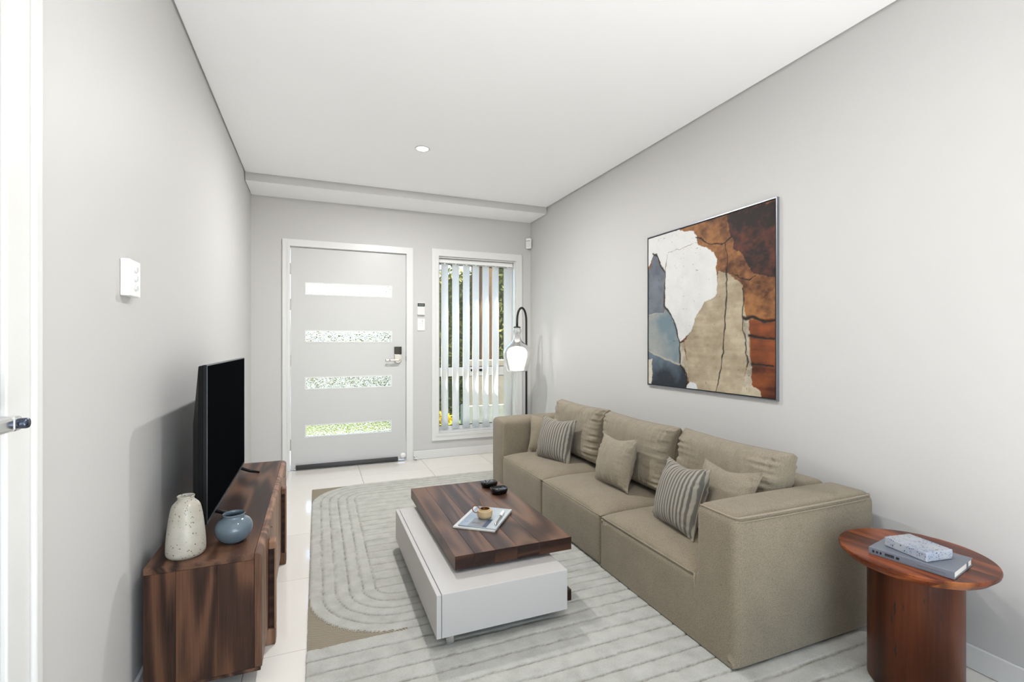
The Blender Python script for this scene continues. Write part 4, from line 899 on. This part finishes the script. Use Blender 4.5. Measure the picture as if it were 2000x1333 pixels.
def make_art():
    n = 360; u = np.linspace(0, 1, n); U, V = np.meshgrid(u, u, indexing='ij')
    ju = U + .010 * fbm(U * 28, V * 28, 4) + .004 * vnoise(U * 120, V * 120); jv = V + .010 * fbm(U * 28 + 40, V * 28 + 9, 4) + .004 * vnoise(U * 120 + 7, V * 120 + 3)
    def inside(P):
        m = np.zeros(U.shape, bool); k = len(P)
        for i in range(k):
            (x1, y1), (x2, y2) = P[i], P[(i + 1) % k]
            if y1 == y2: continue
            c = ((y1 > jv) != (y2 > jv)) & (ju < (x2 - x1) * (jv - y1) / (y2 - y1) + x1); m ^= c
        return m
    def lin(r, g, b): return np.array(srgb(r, g, b)[:3])
    N1 = fbm(U * 5 + 3, V * 5, 4); N2 = fbm(U * 14, V * 14 + 8, 4); N3 = fbm(U * 40 + 2, V * 60, 3); ST = fbm(U * 4, V * 45, 3)
    def tone(a, b, n_): 
        k = np.clip(.5 + n_, 0, 1)[..., None]; return lin(*a) * (1 - k) + lin(*b) * k
    C = tone((84, 46, 22), (160, 108, 62), N1 * 1.0 + N2 * .8 + N3 * .5); Hh = np.zeros(U.shape) + .0004 * N2
    def lay(name, col, h):
        nonlocal C, Hh
        m = inside(POLY[name]); C = np.where(m[..., None], col, C); Hh = np.where(m, h + .0003 * N3, Hh); return m
    lay('dark', tone((30, 18, 16), (98, 48, 32), N1 * .9 + N2 * .9 + N3 * .5 - .15), -.0006)
    lay('rust', tone((70, 26, 12), (142, 74, 34), N2 * .6 + ST * .55 + N1 * .4), -.0004)
    lay('tan', tone((150, 134, 110), (196, 182, 156), N1 * .55 + ST * .28 + N2 * .45 + N3 * .2), .0010)
    lay('strip', tone((140, 128, 110), (196, 186, 168), N2 * .9 + N3 * .4), .0014); lay('rubble', tone((150, 136, 110), (206, 194, 170), N2 * 1.2), .0014)
    lay('slate', tone((70, 76, 88), (122, 128, 138), N1 * .8 + N2 * .5), .0002); lay('blue', tone((112, 132, 142), (164, 164, 158), N1 * 1.1 + N2 * .4), .0003)
    vv = np.clip((V / .26), 0, 1) - .5
    lay('navy', tone((34, 42, 52), (104, 120, 134), N1 * .7 + N2 * .4 + vv * .9), .0); lay('cream', tone((196, 190, 172), (214, 208, 192), N2), .0012)
    lay('stem', tone((160, 146, 122), (214, 206, 194), N2 * 1.6), .0012)
    lay('white', tone((196, 196, 194), (230, 230, 228), .35 + N1 * .5 + N2 * .3), .0022); lay('chip', tone((198, 202, 206), (222, 224, 226), N2), .0018)
    def dist(P, jit):
        dm = np.full(U.shape, 9.0); a = U + jit * fbm(U * 22 + 5, V * 22, 3); b = V + jit * fbm(U * 22 + 50, V * 22, 3)
        for (x1, y1), (x2, y2) in zip(P[:-1], P[1:]):
            dx, dy = x2 - x1, y2 - y1; t_ = np.clip(((a - x1) * dx + (b - y1) * dy) / (dx * dx + dy * dy + 1e-12), 0, 1)
            dm = np.minimum(dm, np.hypot(a - x1 - t_ * dx, b - y1 - t_ * dy))
        return dm
    for k, wd_, jit in (('main', .0042, .012), ('top', .005, .014), ('left', .0055, .008), ('r1', .009, .012), ('r2', .007, .012), ('r3', .008, .012), ('sl', .002, .008), ('wl', .0022, .02), ('wv', .002, .012), ('sv', .0032, .016), ('t2', .003, .016), ('bl', .0045, .010)):
        dm = dist(CRACK[k], jit) ; wv = wd_ * (.55 + .9 * np.clip(.5 + fbm(U * 18 + 3, V * 18, 2), 0, 1)); m = np.clip(1.4 - dm / wv, 0, 1)[..., None]
        cc = lin(176, 170, 158) if k in ('bl', 'sl') else lin(24, 18, 15) if k not in ('wl', 'wv') else lin(120, 92, 60)
        C = C * (1 - m) + cc * m; Hh = Hh - (.0012 if k not in ('bl', 'sl') else -.0008) * m[..., 0]
    pit = (vnoise(U * 75, V * 75) > .455); C = np.where(pit[..., None], C * .45, C); Hh = Hh - .0006 * pit
    gap = .012
    Y = AY1 - gap - U * (AY1 - AY0 - 2 * gap); Z = AZ0 + gap + V * (AZ1 - AZ0 - 2 * gap); X = AX - Hh
    me = np_mesh(np.stack([X, Y, Z], -1).reshape(-1, 3), grid_faces(n, n), 'canvas')
    at = me.color_attributes.new('paint', 'FLOAT_COLOR', 'POINT'); at.data.foreach_set('color', np.concatenate([np.clip(C, 0, 1), np.ones(U.shape + (1,))], -1).astype(np.float32).ravel())
    t = NT('painted_plaster'); a = t.n('ShaderNodeAttribute', attribute_name='paint'); v_ = t.coord(); nn = t.noise(v_, 260, 4, .7)
    dk = t.mix(t.math('MULTIPLY', nn, .30), a.outputs[0], (.02, .015, .01, 1))
    t.bsdf(dk, .55, t.bump(nn, .35, .002), spec=.35); return put('canvas', me, art, t.m, smooth=True)
make_art()
def ring_x(y0, y1, z0, z1, wd, x0, x1):
    me = plate(y0, y1, z0, z1, x0, x1, [(y0 + wd, y1 - wd, z0 + wd, z1 - wd)])
    for v_ in me.vertices: v_.co = (v_.co.y, v_.co.x, v_.co.z)
    bm = bmesh.new(); bm.from_mesh(me); return from_bm(bm)
put('frame', ring_x(AY0, AY1, AZ0, AZ1, .0050, AX - .003, XR - .0008), art, M['silver'])
put('shadow_gap', ring_x(AY0 + .0052, AY1 - .0052, AZ0 + .0052, AZ1 - .0052, .0062, AX + .002, AX + .010), art, M['dark_gap'])
box('backing_board', AX + .0105, XR - .001, AY0 + .0067, AY1 - .0067, AZ0 + .0067, AZ1 - .0067, M['dark_gap'], art)

# ---- vertical blind -------------------------------------------------------------------
vb_ = empty('vertical_blind', (1.566, YB + .07, 1.99), 'white vertical blind with partly turned vanes in the front window', 'blind')
box('headrail', WX0 + .012, WX1 - .012, YB + .045, YB + .095, 1.990, 2.030, M['white_plastic'], vb_, .003)
def vane(xc, yaw, z0, z1, name='vane', wd=.089):
    n = 9; V = []
    for th in (-.0004, .0004):
        for z in (z0, z1):
            for k in range(n):
                s_ = -1 + 2 * k / (n - 1); V.append((s_ * wd / 2, .0055 * (1 - s_ * s_) + th, z))
    Fq = []
    for k in range(n - 1):
        Fq += [(k, k + 1, n + k + 1, n + k), (2 * n + k, 3 * n + k, 3 * n + k + 1, 2 * n + k + 1), (k, 2 * n + k, 2 * n + k + 1, k + 1), (n + k, n + k + 1, 3 * n + k + 1, 3 * n + k)]
    Fq += [(0, n, 3 * n, 2 * n), (n - 1, 2 * n + n - 1, 3 * n + n - 1, 2 * n - 1)]
    c, s_ = math.cos(yaw), math.sin(yaw); V = [(xc + c * x - s_ * y, YB + .070 + s_ * x + c * y, z) for x, y, z in V]
    o = put(name, pyd(V, Fq), vb_, M['vane'], smooth=True)
    box('vane_clip', xc - .008, xc + .008, YB + .064, YB + .076, z1 - .004, 1.990, M['white_plastic'], o, .001)
    return o
vx = [1.2265, 1.343, 1.458, 1.563, 1.6745, 1.786]
for i, x in enumerate(vx): vane(x, r(22 - 1.2 * i), .272, 1.982)
vane(1.925, r(-38), .272, 1.982)
v, f = tube([(vx[0] - .03, YB + .052, .281)] + [(x + dx_, YB + .060 + (.012 if dx_ == 0 else 0), .279 - (.004 if dx_ else 0)) for x in vx for dx_ in (0, .055)], .0011, 6); put('bottom_chain', pyd(v, f), vb_, M['white_plastic'])
v, f = tube([(1.962, YB + .040, 1.99), (1.964, YB + .038, 1.2), (1.962, YB + .040, .62)], .0016, 6); put('control_cord', pyd(v, f), vb_, M['white_plastic'])

# ---- small wall fittings ---------------------------------------------------------------
pir = empty('motion_sensor', (XR - .03, YB - .03, 2.25), 'small white motion sensor high in the corner above the window', 'sensor')
PV = []
bm = box_bm(-.031, .031, -.026, .010, -.062, .052, .012, 3)
me = from_bm(bm); o = put('sensor_body', me, pir, M['white_plastic'], True, False); o.rotation_euler = (0, 0, r(-45))
o = box('sensor_lens', -.024, .024, -.030, -.0255, -.050, .014, M['white_gloss'], pir, .004, 2, True); o.rotation_euler = (0, 0, r(-45))
o = box('sensor_slot', -.022, .022, -.0275, -.0255, .018, .022, M['dark_gap'], pir, 0, 1, True); o.rotation_euler = (0, 0, r(-45))
kp = empty('alarm_keypad', (.965, YB, 1.503), 'white wall keypad with dark display beside the front door', 'keypad')
box('keypad_body', .927, 1.001, YB - .020, YB - .0005, 1.442, 1.566, M['white_plastic'], kp, .004, 3)
box('keypad_cover', .929, .999, YB - .0235, YB - .0203, 1.444, 1.526, M['white_gloss'], kp, .002)
box('display_bezel', .9285, .9995, YB - .0222, YB - .0203, 1.528, 1.561, M['black_plastic'], kp, .001)
box('display', .936, .992, YB - .0228, YB - .0223, 1.534, 1.555, plain('lcd_grey', (96, 102, 100), .25), kp)
sw = empty('switch_plate', (.966, YB, 1.347), 'white switch plate with small buttons below the wall keypad', 'switch')
box('plate', .929, 1.003, YB - .010, YB - .0005, 1.288, 1.406, M['white_plastic'], sw, .003, 2)
for i in range(2):
    for j in range(2): box('button', .948 + i * .022, .964 + i * .022, YB - .0125, YB - .0101, 1.328 + j * .022, 1.344 + j * .022, M['white_gloss'], sw, .002)
box('button', .974, .981, YB - .0125, YB - .0101, 1.376, 1.392, M['nickel'], sw, .001)
fc = empty('fan_controller', (XL, 1.797, 1.357), 'white wall control box with three round knobs on the left wall', 'switch')
box('control_box', XL + .0005, XL + .024, 1.755, 1.850, 1.303, 1.414, M['white_plastic'], fc, .003, 3)
for z in (1.386, 1.359, 1.330):
    v, f = lathe([(0, .0), (.0095, 0), (.0095, .004), (.0085, .005), (0, .005)], 24); v = [(XL + .0242 + zz, 1.806 + x, z + y) for x, y, zz in v]
    k_ = put('knob', pyd(v, f), fc, M['white_gloss'])
    box('knob_mark', XL + .0292, XL + .0306, 1.8045, 1.8075, z - .007, z + .007, plain('knob_grey', (190, 190, 188), .4), k_)
ds = empty('door_stop', (.905, YB - .014, .03), 'small chrome door stop on the skirting beside the door casing', 'door stop')
v, f = lathe([(0, 0), (.016, 0), (.016, .006), (.008, .010), (.008, .030), (.013, .032), (.013, .044), (.010, .047), (0, .047)], 20); v = [(.905 + x, YB - .0135 - z, .028 + y) for x, y, z in v]
put('stop_body', pyd(v, f), ds, M['chrome'])
dl = empty('downlight', (.692, 3.388, ZC), 'round recessed ceiling downlight, switched on', 'downlight')
v, f = lathe([(.040, .0005), (.050, 0), (.0535, -.003), (.052, -.0045), (.042, -.0045), (.040, -.002)], 40, (.692, 3.388, ZC - .0002)); put('trim_ring', pyd(v, f), dl, M['white_gloss'], smooth=True)
v, f = lathe([(0, -.0038), (.0415, -.0038), (.0415, -.001), (0, -.001)], 40, (.692, 3.388, ZC)); put('light_lens', pyd(v, f), dl, M['lens'])
